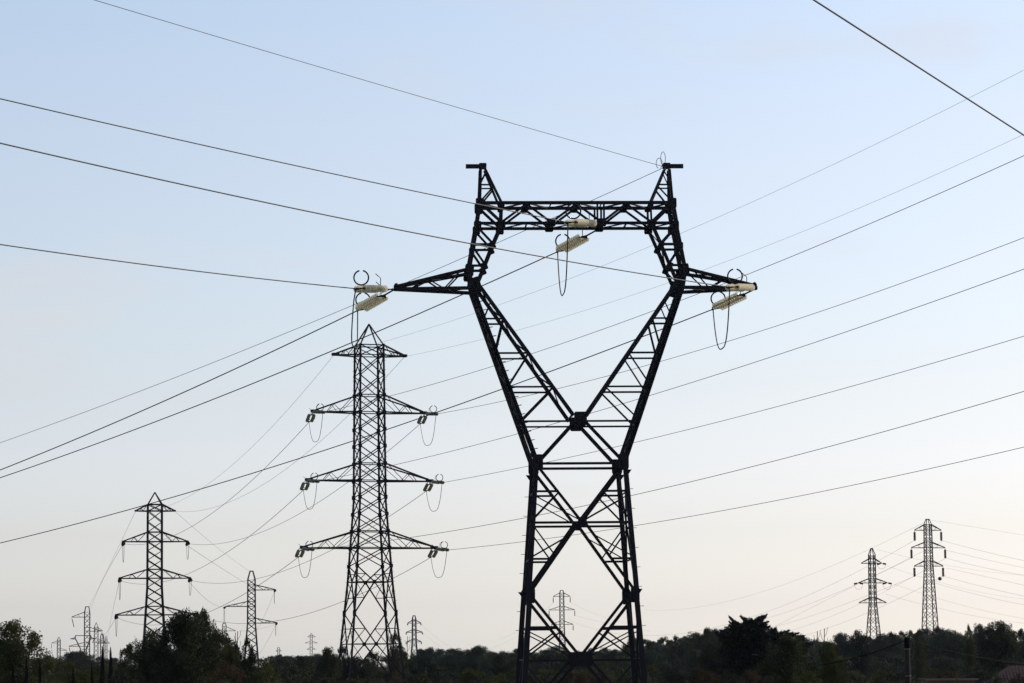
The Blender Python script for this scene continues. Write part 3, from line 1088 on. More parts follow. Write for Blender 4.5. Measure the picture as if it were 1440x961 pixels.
T16, tips16, *_ = pylon(1227, 830, 1000, 14, 'left one of the two dark pylons at the right, shorter, with sideways insulators',
    [(780, 3.5), (848, 3.9), (892, 7.2), (930, 10.2)],
    [780 + 8.3 * i for i in range(9)] + [856, 867, 879, 892, 907],
    [(786, 792.5, 15.5, 14), (813.6, 820, 20, 21.5), (840.7, 848, 20, 19.5)], peak=771.5, cap=1.0, lw=1.15, bw=.5, aw=.95, mat='steel')
T17, tips17, *_ = pylon(1306, 800, 980, 14, 'right one of the two dark pylons at the right, taller, with hanging insulators',
    [(738, 4.0), (797, 4.6), (882, 8.3), (930, 10.6)],
    [738 + 8.4 * i for i in range(8)] + [805, 814, 824, 835, 847, 859, 871, 883, 897],
    [(737.7, 746, 19.3, 19.3), (762.7, 770.6, 24.5, 24.5), (788.7, 796.4, 20.8, 20.8)], peak=730.6, cap=1.9, lw=1.15, bw=.5, aw=.95, mat='steel')
G17 = 'hanging insulators on the right-hand far pylon'
e17 = {}
for i in range(3):
    for s, sn in ((0, 'left'), (1, 'right')):
        tp = tips17[i][s]
        small_insulator(tp, 3.6, .42, f'dark hanging insulator under the {("top", "middle", "bottom")[i]} {sn} arm of the taller right-hand pylon', G17, m='steel')
        e17[(i, s)] = tp + Vector((0, 0, -3.6))
G15 = 'hanging insulators on the pylon between the huge legs'
for i in range(3):
    for s, sn in ((0, 'left'), (1, 'right')):
        small_insulator(tips15[i][s], 4.0, .3, f'tiny insulator under the {("top", "middle", "bottom")[i]} {sn} arm of the pylon between huge legs', G15)
G14 = 'insulators on the small pylon beside the second pylon'
for i in range(3):
    for s, sn in ((0, 'left'), (1, 'right')):
        small_insulator(tips14[i][s], 1.5, .45, f'speck-like insulator at the {("top", "middle", "bottom")[i]} {sn} arm of the pylon beside the second', G14)
G16 = 'insulator sets on the shorter right-hand pylon'
e16 = {}
for i, s, lab in ((0, 1, 'top right'), (1, 0, 'middle left'), (1, 1, 'middle right')):
    e16[(i, s)] = tension_small(tips16[i][s], math.pi / 2 + .6, -math.pi / 2 + .5, 1.7, f'dark sideways insulators at the {lab} arm tip of the shorter right-hand pylon', G16, P(1227, (800, 829)[i], 1000).z, .04, 'steel')
for tp, dx, ln, lab in ((tips5[0][0], 1.3, 5.2, 'upper left arm of the tallest far-cluster pylon'), (tips5[2][0], 1.1, 4.6, 'lower left arm of the tallest far-cluster pylon'),
                        (tips5[1][1], .9, 4.0, 'right arm of the tallest far-cluster pylon'), (tips8[0][0], 0, 4.5, 'left arm of the farthest-left pylon'),
                        (tips8[1][1], 0, 4.2, 'right arm of the farthest-left pylon'), (tips11[0][1], 0, 6.5, 'right arm of the small pylon beside the big tree')):
    small_insulator(tp, ln, .22, 'thin insulator hanging from the ' + lab, 'hanging insulators of the far left pylons', dx)

# far cat-head pylon in the left cluster
Z7 = 2200
r7 = empty('lattice_pylon', Matrix.Translation((P(116, 900, Z7).x, Z7, 0)), label='hazy V-necked pylon with flat beam behind the tallest far-cluster pylon', cat='pylon', group='lattice pylons of the power lines')
k7 = Z7 / F


def q7(u, v, y=0):
    return Vector(((u - 116) * k7, y, P(116, v, Z7).z))


for sy in (-1, 1):
    y = sy * 1.0
    for nm, pts in (('leg', [(112.5, 940), (113, 912), (105.5, 897), (106.5, 894)]), ('leg', [(122, 940), (121.5, 912), (128, 897), (127.5, 894)]),
                    ('beam', [(106, 894), (128, 894)]), ('crossarm', [(106, 897), (99.5, 898.5), (106, 899)]), ('crossarm', [(128, 897), (134.5, 898.5), (128, 899)])):
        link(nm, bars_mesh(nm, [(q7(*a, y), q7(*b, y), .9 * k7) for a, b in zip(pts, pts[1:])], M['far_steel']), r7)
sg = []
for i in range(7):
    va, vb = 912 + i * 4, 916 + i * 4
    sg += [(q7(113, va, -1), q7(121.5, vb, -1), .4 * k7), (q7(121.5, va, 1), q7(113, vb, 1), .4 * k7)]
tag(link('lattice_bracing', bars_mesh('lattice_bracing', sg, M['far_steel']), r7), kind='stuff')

# ------------------------------------------------------------------ conductors of the distant lines
GL = 'thin conductors of the far lines on the left'
span('power_line', 'faint line from the top left arm of the slim pylon down to the far cluster', tips3[0][0], 0, [(182, 739), (175, 757.5), (150, 800)], 0, .03, GL, end=P(125, 853.5, 1500))
span('power_line', 'faint line from the upper left arm of the slim pylon down to the far cluster', rings3[(1, 0)][1], 0, [(150, 808), (140, 823)], 0, .04, GL, end=P(127.5, 856, 1500))
span('power_line', 'faint line from the middle left arm of the slim pylon down to the far cluster', rings3[(2, 0)][1], 0, [(162, 850), (155, 872)], 0, .035, GL, end=tips9[0][1])
span('power_line', 'faint line from the lower left arm of the slim pylon down to the far cluster', rings3[(3, 0)][1], 0, [(157, 880), (150, 889)], 0, .04, GL, end=P(145, 893, 1900))
span('power_line', 'faint line from the top right arm of the slim pylon to the three-armed pylon top', tips3[0][1], 0, [(275, 743), (310, 775)], 0, .028, GL, end=P(352, 804, 1100))
span('power_line', 'faint line from the upper right arm of the slim pylon to the three-armed pylon', rings3[(1, 1)][1], 0, [(300, 791), (330, 812)], 0, .04, GL, end=P(350, 823, 1100))
span('power_line', 'faint line from the middle right arm of the slim pylon towards the three-armed pylon', rings3[(2, 1)][1], 0, [(285, 837), (300, 851)], 0, .035, GL, end=tips4[1][0])
span('power_line', 'faint line falling left from the upper right arm of the three-armed pylon', e4[0][1], 0, [(378, 855), (370, 868)], 0, .04, GL, end=P(350, 900, 1900))
span('power_line', 'faint line falling left from the left arm of the three-armed pylon', e4[1][1], 0, [(326, 868), (322, 873)], 0, .035, GL, end=P(317, 880, 1900))
span('power_line', 'faint line falling left from the lower right arm of the three-armed pylon', e4[2][1], 0, [(377, 900), (370, 912)], 0, .04, GL, end=P(360, 925, 1800))
span('power_line', 'pale sagging line passing behind the three-armed pylon lower arm', tips11[0][1], 0, [(345, 887), (362, 885.5)], 0, .04, GL, end=P(386, 879, 1400))

GR = 'thin conductors of the far lines on the right'
azr = R(60)


def far_line(label, pts, Z0, Z1, r=.032, ext=0):
    a = P(*pts[0], Z0)
    b = P(*pts[-1], Z1)
    return span('power_line', label, a, 0, pts[1:-1], 0, r, GR, end=b)


tops17 = P(1309, 732, 980)
RL = [('faint ground wire from the taller right-hand pylon top to the right edge', [(1310, 732), (1380, 743), (1452, 755)], 980, 860, .02),
      ('uppermost line from the taller right-hand pylon insulators to the right edge', [(1325, 760.5), (1397, 779), (1452, 791)], 980, 860, .03),
      ('line just under the uppermost one leaving the taller right-hand pylon', [(1331, 774), (1390, 788), (1452, 801)], 1000, 880, .028),
      ('line from the middle right insulator of the taller right-hand pylon to the right edge', [(1330.5, 785), (1386, 799), (1452, 811)], 980, 860, .03),
      ('flatter line merging with its neighbour right of the taller right-hand pylon', [(1233, 773), (1290, 787.5), (1345, 797), (1452, 810)], 1000, 1250, .026),
      ('line from behind the taller pylon middle arm, reaching the right edge below mid-height', [(1331, 799), (1390, 812), (1452, 826)], 990, 880, .028),
      ('line from the bottom right insulator of the taller right-hand pylon to the right edge', [(1327, 810.5), (1385, 826), (1452, 841)], 980, 860, .03),
      ('line from the top right of the shorter pylon passing behind the taller one', [(1247, 796), (1283, 806), (1319, 820), (1380, 833), (1452, 844)], 1000, 1250, .026),
      ('line carrying on past the marker ball to the right edge', [(1299, 815), (1322, 822), (1380, 838), (1452, 853)], 985, 900, .028),
      ('line from the middle right insulators of the shorter pylon to the right edge', [(1258, 822), (1290, 833), (1317, 842), (1380, 857), (1452, 872)], 1000, 1250, .028),
      ('lowest line from the bottom right arm of the shorter pylon to the right edge', [(1246, 836), (1294, 850), (1317, 855.7), (1380, 867), (1452, 878)], 1000, 1250, .03),
      ('topmost faint line from the taller right-hand pylon falling left to the huge pylon', [(1300, 735), (1232, 768), (1180, 794.7), (1120, 817), (1004, 847), (955, 856.4), (908, 858)], 980, 1900, .03),
      ('line from the top left insulator of the taller pylon falling left behind the cedar', [(1286, 760), (1240, 786), (1180, 820.7), (1140, 838), (1082, 862), (1030, 878), (941.7, 884.4), (800, 872)], 980, 1900, .034),
      ('line from the middle left insulator of the taller pylon falling left behind the cedar', [(1281.5, 785), (1232, 810), (1180, 833.4), (1085, 866), (1035, 881), (990, 886)], 980, 1800, .034),
      ('line through the taller pylon to the left treetops, crossing its neighbour', [(1325, 762), (1299, 775.6), (1235, 806), (1180, 836), (1090, 881)], 985, 1300, .03),
      ('line from the bottom left insulator of the taller pylon down to the left treetops', [(1286, 810.5), (1232, 832), (1180, 853.7), (1112, 875), (1080, 884)], 980, 1500, .034),
      ('line below the bottom arm level falling left to the treetops', [(1330, 785), (1299, 799), (1235, 838), (1180, 863), (1117.5, 885), (1090, 893)], 985, 1500, .032),
      ('line with the marker ball, falling left across the shorter pylon foot', [(1330, 808.5), (1321.7, 814), (1299, 827), (1248, 849), (1180, 877), (1131, 894)], 960, 1300, .034)]
for lab, pts, za, zb, r in RL:
    far_line(lab, pts, za, zb, r)
GM = 'faint lines behind the huge pylon legs'
for lab, pts, za, zb in (('very faint line rising left of the pylon between the huge legs', [(778, 848), (740, 880), (700, 900)], 1900, 2400),
                         ('very faint line falling right from the middle arm between the huge legs', [(809, 866), (860, 878), (915, 888)], 1900, 2300),
                         ('very faint line falling right from the top arm between the huge legs', [(802, 848), (850, 868), (905, 880)], 1900, 2300),
                         ('very faint line falling right from the small pylon beside the second one', [(591, 877), (615, 898), (640, 914)], 2000, 2400),
                         ('very faint line falling right from the middle arm beside the second pylon', [(594, 890), (610, 903), (625, 914)], 2000, 2400),
                         ('very faint sagging line low between the second and the huge pylon', [(690, 912), (715, 903), (740, 887), (775, 866)], 2300, 1900)):
    a, b = P(*pts[0], za), P(*pts[-1], zb)
    span('power_line', lab, a, 0, pts[1:-1], 0, .035, GM, end=b)

# aircraft warning ball
bc = P(1321.7, 814, 962)
vs, fs = [], []
for i in range(9):
    for j in range(12):
        th, ph = math.pi * i / 8, 2 * math.pi * j / 12
        vs.append(Vector((.62 * math.sin(th) * math.cos(ph), .62 * math.sin(th) * math.sin(ph), .62 * math.cos(th))))
for i in range(8):
    for j in range(12):
        fs.append((i * 12 + j, i * 12 + (j + 1) % 12, (i + 1) * 12 + (j + 1) % 12, (i + 1) * 12 + j))
o = link('marker_ball', mesh('marker_ball', vs, fs, M['ball'], True))
o.location = bc
tag(o, 'dark round marker ball on a line beside the taller right-hand pylon', 'marker ball')


# ------------------------------------------------------------------ trees
def crown_mesh(name, seed, kind, n, leaf, m, tiers=None, sprays=()):
    """unit crown: x,y in -0.5..0.5, z 0..1, made of many leaf faces gathered in clumps"""
    g = random.Random(seed)
    blobs = []
    if kind == 'round':
        for _ in range(95):
            a, zz = g.uniform(0, 2 * math.pi), g.random()
            env = math.sqrt(max(0.04, 1 - abs(2 * zz - .8) ** 3.4 * .62))
            rr = 0.47 * env * g.uniform(.6, 1.0)
            blobs.append((Vector((rr * math.cos(a), rr * math.sin(a), .04 + .88 * zz)), g.uniform(.06, .12)))
        for _ in range(26):
            a, zz = g.uniform(0, 2 * math.pi), g.random()
            env = math.sqrt(max(0.04, 1 - abs(2 * zz - .8) ** 3.4 * .62))
            rr = .30 * env * g.random()
            blobs.append((Vector((rr * math.cos(a), rr * math.sin(a), .05 + .75 * zz)), .17))
    elif kind == 'open':
        for _ in range(70):
            a, zz = g.uniform(0, 2 * math.pi), g.random() ** .8
            env = math.sqrt(max(0.03, 1 - abs(2 * zz - .8) ** 3 * .72))
            rr = 0.43 * env * g.uniform(.3, 1.0)
            blobs.append((Vector((rr * math.cos(a), rr * math.sin(a), .06 + .88 * zz)), g.uniform(.045, .085)))
        for _ in range(14):
            blobs.append((Vector((g.uniform(-.16, .16), g.uniform(-.16, .16), g.uniform(.08, .65))), .14))
    elif kind == 'bush':
        for _ in range(60):
            a, zz = g.uniform(0, 2 * math.pi), g.random()
            rr = 0.46 * math.sqrt(max(.08, 1 - zz ** 3)) * g.uniform(.4, 1.0)
            blobs.append((Vector((rr * math.cos(a), rr * math.sin(a), .9 * zz)), g.uniform(.06, .12)))
        for _ in range(20):
            blobs.append((Vector((g.uniform(-.3, .3), g.uniform(-.3, .3), g.uniform(.0, .45))), .2))
    vs, fs = [], []

    def leafq(c, s, nn=None):
        u = Vector((g.gauss(0, 1), g.gauss(0, 1), g.gauss(0, 1))).normalized()
        w = Vector((g.gauss(0, 1), g.gauss(0, 1), g.gauss(0, 1)))
        w = (w - u * w.dot(u)).normalized()
        k = len(vs)
        s1 = s * g.uniform(.6, 1.3)
        vs.extend((c - u * s1, c + w * s1 * .5, c + u * s1, c - w * s1 * .5))
        fs.append((k, k + 1, k + 2, k + 3))
    if kind in ('round', 'open', 'bush'):
        wts = [b[1] ** 2.2 for b in blobs]
        for b in g.choices(blobs, wts, k=n):
            d = Vector((g.gauss(0, 1), g.gauss(0, 1), g.gauss(0, 1))).normalized()
            rr = b[1] * (g.random() ** .45) * (1.25 if g.random() < .12 else 1.0)
            p = b[0] + Vector((d.x * rr, d.y * rr, d.z * rr * .8))
            p.z = max(p.z, 0.0)
            leafq(p, leaf)
    elif kind == 'cypress':
        for _ in range(n):
            z = g.random() ** .8
            a = g.uniform(0, 2 * math.pi)
            rr = .5 * (1 - z) ** .62 * (.75 + .25 * math.sin(a * 3 + z * 9)) * g.random() ** .35
            if z < .08:
                rr *= z / .08 * .6 + .4
            leafq(Vector((rr * math.cos(a), rr * math.sin(a), z)), leaf)
    elif kind == 'cedar':
        # flat tiers of drooping spiky sprays, longer towards the base, ragged top
        for (cx, tz, tr, tilt, wt) in tiers:
            nb = int(10 + tr * 26)
            for b in range(nb):
                a = 2 * math.pi * b / nb + g.uniform(-.25, .25)
                L = tr * g.uniform(.5, 1.1)
                rise = tilt + g.uniform(-.05, .09)
                base = Vector((cx, g.uniform(-.1, .1), tz + g.uniform(-.02, .02)))
                for q in range(int(n * wt * tr / nb)):
                    t = g.random() ** .75
                    side = g.gauss(0, .03 + .03 * (1 - t))
                    p = base + Vector((math.cos(a) * L * t - math.sin(a) * side, math.sin(a) * L * t + math.cos(a) * side,
                                       rise * L * t * 1.4 + g.gauss(0, .012) - abs(side) * .25))
                    k = len(vs)
                    u = Vector((math.cos(a + g.gauss(0, .45)), math.sin(a + g.gauss(0, .45)), rise + g.gauss(.05, .25))).normalized()
                    w = Vector((-u.y, u.x, 0)).normalized() + Vector((0, 0, g.uniform(-.6, .6)))
                    s1 = leaf * g.uniform(.7, 2.0)
                    vs.extend((p - u * s1, p + w * s1 * .26, p + u * s1, p - w * s1 * .26))
                    fs.append((k, k + 1, k + 2, k + 3))
        for (xa, za, xb, zb) in sprays:
            A = Vector((xa, g.uniform(-.12, .12), za))
            B_ = Vector((xb, A.y + g.uniform(-.12, .12), zb))
            dr = (B_ - A).normalized()
            for q in range(170):
                t = g.random() ** .8
                wd = .020 * (1.25 - t)
                p = lerp(A, B_, t) + Vector((g.gauss(0, wd), g.gauss(0, wd * 1.5), g.gauss(-.01, wd * .8)))
                k = len(vs)
                u = (dr + Vector((g.gauss(0, .35), g.gauss(0, .45), g.gauss(0, .3)))).normalized()
                w = Vector((g.gauss(0, 1), g.gauss(0, 1), g.gauss(0, 1)))
                w = (w - u * w.dot(u)).normalized()
                s1 = leaf * g.uniform(.7, 1.6)
                vs.extend((p - u * s1, p + w * s1 * .2, p + u * s1, p - w * s1 * .2))
                fs.append((k, k + 1, k + 2, k + 3))
    elif kind == 'twigs':
        for _ in range(n):
            a = g.uniform(0, 2 * math.pi)
            z = g.uniform(.1, 1)
            rr = .5 * g.random() * (1 - .5 * z)
            leafq(Vector((rr * math.cos(a), rr * math.sin(a), z)), leaf)
    return mesh(name, vs, fs, m)


def trunk_mesh(name, seed, m, limbs=7, r0=.03, spread=.33, h=.75):
    """unit trunk with tapering limbs, z from 0 to h"""
    g = random.Random(seed)
    vs, fs = [], []

    def branch(a, b, ra, rb, n=6, bend=0.0, steps=4):
        k0 = len(vs)
        off = Vector((g.uniform(-1, 1), g.uniform(-1, 1), 0)) * bend
        for i in range(steps + 1):
            t = i / steps
            p = lerp(a, b, t) + off * math.sin(math.pi * t)
            r = ra + (rb - ra) * t
            B = basis(a, b)
            for j in range(n):
                an = 2 * math.pi * j / n
                vs.append(p + B @ Vector((0, r * math.cos(an), r * math.sin(an))))
        for i in range(steps):
            for j in range(n):
                fs.append((k0 + i * n + j, k0 + i * n + (j + 1) % n, k0 + (i + 1) * n + (j + 1) % n, k0 + (i + 1) * n + j))
    topp = Vector((g.uniform(-.03, .03), g.uniform(-.03, .03), h))
    branch(Vector((0, 0, -.03)), topp, r0, r0 * .35, 8, .02, 6)
    for i in range(limbs):
        t = .28 + .62 * i / max(1, limbs - 1)
        a = i * 2.4 + g.uniform(-.4, .4)
        s = Vector((0, 0, 0)).lerp(topp, t)
        e = s + Vector((math.cos(a) * spread * (1.1 - .5 * t), math.sin(a) * spread * (1.1 - .5 * t), .16 + .1 * g.random()))
        branch(s, e, r0 * .5 * (1.1 - .5 * t), r0 * .12, 5, .03, 3)
        for _ in range(2):
            mid = lerp(s, e, g.uniform(.4, .8))
            branch(mid, mid + Vector((g.uniform(-.14, .14), g.uniform(-.14, .14), g.uniform(.06, .16))), r0 * .2, r0 * .06, 4, .01, 2)
    return mesh(name, vs, fs, m, True)


LM = {'dark': 'leaf_dark', 'olive': 'leaf_olive', 'blue': 'leaf_blue', 'brown': 'leaf_brown'}
CR = {}


def crown(kind, tint, var):
    key = (kind, tint, var)
    if key not in CR:
        nn = {'round': 31000, 'open': 19000, 'bush': 17000}[kind]
        lf = {'round': .0145, 'open': .014, 'bush': .017}[kind]
        CR[key] = crown_mesh(f'{kind}_crown', 100 + 17 * var + len(kind), kind, nn, lf, M[LM[tint]])
    return CR[key]


TRUNKS = [trunk_mesh('trunk', s, M['bark']) for s in (1, 2, 3)]
PALE = trunk_mesh('trunk', 9, M['pale_bark'], 10, .022, .36, .85)
CYP = crown_mesh('cypress_crown', 5, 'cypress', 6000, .05, M['leaf_black'])
CYP2 = crown_mesh('cypress_crown', 6, 'cypress', 6000, .05, M['leaf_black'])
tree_n = [0]


def tree(name, label, cat, u, vt, wpx, Z, kind, tint, var=0, group=None, base=.06, trunk=None, vcen=None, lowcut=0.0):
    g = random.Random(tree_n[0] * 31 + 5)
    tree_n[0] += 1
    p = P(u, vt, Z)
    H = p.z
    w = wpx * Z / F
    root = empty(name, Matrix.Translation((p.x, Z, -.2)) @ Matrix.Rotation(g.uniform(0, 6.28), 4, 'Z'), label=label, cat=cat, group=group)
    link('trunk', trunk or TRUNKS[tree_n[0] % 3], root, Matrix.Diagonal((max(w, H * .5), max(w, H * .5), H * .96, 1)))
    cm = crown(kind, tint, var) if isinstance(kind, str) else kind
    link('crown', cm, root, Matrix.Translation((0, 0, H * base)) @ Matrix.Diagonal((w, w, H * (1.02 - base) + .2, 1)))
    return root


GT = 'broad trees near the pylons'
T = tree
# left edge
T('broadleaf_tree', 'large dark green tree at the left edge, its rounded crown the highest there', 'tree', 18, 873, 112, 230, 'round', 'olive', 0, GT)
T('broadleaf_tree', 'olive tree hanging out of the picture at the far left corner, lower than its neighbour', 'tree', -18, 882, 70, 235, 'round', 'dark', 1, GT)
T('broadleaf_tree', 'low olive tree right below the large left-edge tree', 'tree', 66, 913, 70, 200, 'bush', 'olive', 1, GT)
T('broadleaf_tree', 'yellowish low tree left of the cypress pair', 'tree', 100, 926, 66, 205, 'bush', 'olive', 2, GT)
T('broadleaf_tree', 'low olive bush-like tree right behind the cypress pair', 'tree', 132, 932, 60, 215, 'bush', 'olive', 0, GT)
# the big dark tree
T('broadleaf_tree', 'big dark broad tree in front of the slim pylon, widest and highest on the left', 'tree', 258, 856, 104, 210, 'round', 'dark', 2, GT)
T('broadleaf_tree', 'left shoulder of dark foliage, a tree beside the big dark tree', 'tree', 212, 884, 70, 214, 'round', 'dark', 3, GT)
T('broadleaf_tree', 'broad dark tree filling the right half of the big dark clump, almost as high', 'tree', 284, 857, 56, 216, 'round', 'dark', 1, GT)
T('broadleaf_tree', 'low airy tree just right of the cypress pair', 'tree', 181, 903, 46, 216, 'open', 'dark', 0, GT)
T('broadleaf_tree', 'tree leaning on the right side of the big dark tree, with sparse topmost twigs', 'tree', 304, 882, 72, 222, 'round', 'olive', 4, GT)
T('broadleaf_tree', 'small sprouting tree at the foot of the three-armed pylon, left of it', 'tree', 330, 900, 44, 226, 'open', 'dark', 1, GT)
T('broadleaf_tree', 'dark sprouting tree standing in front of the three-armed pylon legs', 'tree', 348, 896, 40, 224, 'open', 'dark', 2, GT)
T('broadleaf_tree', 'dark low tree right of the three-armed pylon, olive lit top', 'tree', 372, 921, 66, 205, 'bush', 'olive', 2, GT)
T('broadleaf_tree', 'low green-brown tree below the big dark tree at the bottom edge', 'tree', 318, 925, 80, 180, 'bush', 'brown', 0, GT)
# between
T('broadleaf_tree', 'round dark tree immediately left of the second pylon legs', 'tree', 462, 910, 42, 330, 'round', 'dark', 0, GT)
T('broadleaf_tree', 'loose grey-green tree touching the left legs of the second pylon', 'tree', 481, 905, 26, 380, 'open', 'blue', 1, GT)
T('broadleaf_tree', 'tall narrow sparse tree behind the right legs of the second pylon', 'tree', 556, 889, 34, 420, 'open', 'olive', 3, GT, base=.2)
T('broadleaf_tree', 'olive tree seen between the legs of the second pylon', 'tree', 522, 914, 26, 420, 'open', 'olive', 1, GT)
T('broadleaf_tree', 'dark low tree inside the second pylon base', 'tree', 502, 922, 50, 380, 'round', 'dark', 3, GT)
# cedar and its neighbours
def px_c(pts, u0, w, v0, h):
    return [((a_ - u0) / w, (v0 - b_) / h / .985, (c_ - u0) / w, (v0 - d_) / h / .985) for a_, b_, c_, d_ in pts]


CED = crown_mesh('cedar_crown', 12, 'cedar', 9000, .020, M['leaf_black'],
    [(.10, .90, .13, .10, 1.6), (.17, .885, .12, .05, 1.5), (-.05, .87, .20, .02, 1.5), (-.08, .845, .30, .02, 1.3), (.05, .82, .30, .0, 1.2), (-.1, .80, .40, .02, 1.3), (.0, .76, .46, 0, 1.3), (0, .70, .52, 0, 1.3),
     (0, .63, .55, 0, 1.2), (0, .55, .58, 0, 1.1), (0, .47, .60, 0, 1.0), (0, .38, .60, 0, .9), (0, .28, .60, 0, .8)],
    px_c([(1042, 885, 1026, 866), (1041, 884, 1029, 869), (1042, 884, 1034, 872), (1040, 886, 1025, 873), (1040, 888, 1024, 878), (1044, 883, 1037, 875),
          (1056, 874, 1041, 866), (1058, 878, 1048, 873), (1060, 880, 1079, 863), (1058, 876, 1073, 865), (1062, 878, 1076, 867), (1058, 878, 1062, 871), (1060, 876, 1067, 867),
          (1064, 880, 1074, 875), (1062, 886, 1075, 884), (1050, 882, 1050, 874), (1054, 880, 1056, 871), (1066, 876, 1072, 870),
          (1040, 892, 1012, 885), (1038, 893, 1015, 889), (1036, 890, 1018, 884), (1040, 896, 1008, 893), (1046, 884, 1044, 876), (1060, 884, 1081, 873), (1062, 888, 1083, 880), (1064, 892, 1086, 888), (1040, 890, 1020, 881), (1038, 896, 1006, 889), (1052, 878, 1046, 870)], 1052, 88, 997, 134))
CED2 = crown_mesh('cedar_crown', 13, 'cedar', 9000, .022, M['leaf_black'],
    [(-.18, .93, .14, .02, 1.6), (0, .90, .28, .0, 1.3), (.1, .87, .36, 0, 1.3), (0, .82, .46, 0, 1.4), (.05, .76, .52, 0, 1.4),
     (0, .68, .56, 0, 1.3), (0, .58, .58, 0, 1.2), (0, .46, .6, 0, 1.0), (0, .34, .6, 0, .9)],
    px_c([(1088, 888, 1079, 883), (1088, 887, 1090, 882), (1086, 888, 1084, 882), (1092, 891, 1103, 887), (1096, 891, 1110, 885), (1100, 892, 1115, 888), (1104, 893, 1122, 889),
          (1106, 895, 1129, 893), (1108, 898, 1132, 898), (1098, 890, 1105, 889), (1086, 892, 1076, 890)], 1100, 74, 997, 115))


def cedar(label, u, vt, wpx, Z, cm, lean=0, rot=0):
    p = P(u, vt, Z)
    k = Z / F
    root = empty('cedar_tree', Matrix.Translation((p.x, Z, -.2)) @ Matrix.Rotation(rot, 4, 'Z'), label=label, cat='tree', group='cedars')
    link('trunk', TRUNKS[1], root, Matrix.Diagonal((3, 3, p.z * 1.05, 1)))
    link('crown', cm, root, Matrix.Diagonal((wpx * k, wpx * k, (p.z + .2) * .985, 1)))
    return root


cedar('black spiky flat-tiered cedar right of the huge pylon, ragged highest top', 1052, 863, 88, 260, CED, rot=0)
cedar('lower black cedar spreading flat to the right of the ragged cedar', 1100, 883, 74, 262, CED2, rot=0)
T('broadleaf_tree', 'olive-topped round tree in front of the two cedars', 'tree', 1108, 893, 92, 200, 'round', 'dark', 1, GT)
T('broadleaf_tree', 'dark green tree right of the cedars with thin shoots above', 'tree', 1166, 900, 44, 205, 'round', 'olive', 2, GT)
T('broadleaf_tree', 'round hazy tree with white bare branches below the shorter right-hand pylon', 'tree', 1206, 885, 44, 420, 'round', 'blue', 3, GT, trunk=PALE)
T('broadleaf_tree', 'light green narrow tree just left of the taller right-hand pylon', 'tree', 1292, 883, 26, 430, 'open', 'olive', 0, GT)
T('broadleaf_tree', 'highest rounded tree at the right, with loose upper branches', 'tree', 1404, 872, 68, 400, 'round', 'dark', 4, GT)
T('broadleaf_tree', 'slim feathery tree left of the highest rounded tree at the right', 'tree', 1362, 878, 26, 405, 'open', 'olive', 2, GT)
T('broadleaf_tree', 'feathery grey-green tree cut by the right edge', 'tree', 1436, 883, 40, 410, 'open', 'blue', 0, GT)
T('broadleaf_tree', 'dark green tree left of the cedar, in front of the hazy treeline', 'tree', 1010, 896, 60, 330, 'round', 'dark', 3, GT)
T('broadleaf_tree', 'leafy olive tree seen behind the right legs of the huge pylon', 'tree', 890, 897, 44, 520, 'round', 'olive', 1, GT)
T('broadleaf_tree', 'rounded dark tree halfway between the second and huge pylons', 'tree', 672, 907, 48, 520, 'round', 'dark', 2, GT)

# treeline: things nothing tells apart share their group label
g = random.Random(21)
GB = 'trees of the hazy far treeline'
tops = [(70, 922), (100, 916), (112, 914), (126, 920), (150, 930), (162, 924), (384, 921), (394, 918), (406, 921), (420, 920), (436, 921), (448, 917), (575, 926), (592, 912), (606, 909), (620, 912), (640, 910),
        (655, 912), (690, 916), (704, 914), (718, 917), (732, 913), (748, 918), (764, 913), (780, 910), (796, 914), (815, 918), (832, 912), (848, 910), (864, 914), (880, 910), (906, 899),
        (918, 902), (934, 896), (950, 893), (965, 893), (978, 888), (992, 884), (1006, 885), (1020, 890), (1130, 895), (1148, 898), (1186, 890), (1222, 893), (1240, 891), (1252, 887),
        (1266, 888), (1280, 885), (1304, 884), (1318, 882), (1332, 885), (1346, 889), (1376, 878), (1390, 880), (1420, 884), (1450, 886)]
LMK = [(-40, 'left picture edge'), (150, 'cypress pair'), (262, 'big dark tree'), (353, 'three-armed pylon'), (521, 'second pylon'), (740, 'huge pylon left leg'),
       (895, 'huge pylon right leg'), (1052, 'ragged cedar'), (1227, 'shorter right-hand pylon'), (1306, 'taller right-hand pylon')]
ORD = ['first', 'second', 'third', 'fourth', 'fifth', 'sixth', 'seventh', 'eighth', 'ninth', 'tenth', 'eleventh', 'twelfth', 'thirteenth', 'fourteenth', 'fifteenth', 'sixteenth', 'seventeenth', 'eighteenth', 'nineteenth', 'twentieth', 'twenty-first', 'twenty-second']


def belt(items, what, fn):
    """items (u, ...) are named by counting rightwards from the last landmark"""
    count = {}
    for it in sorted(items):
        lm = [n for x, n in LMK if x <= it[0]][-1]
        count[lm] = count.get(lm, 0) + 1
        fn(it, f'{ORD[count[lm] - 1]} {what} right of the {lm}')


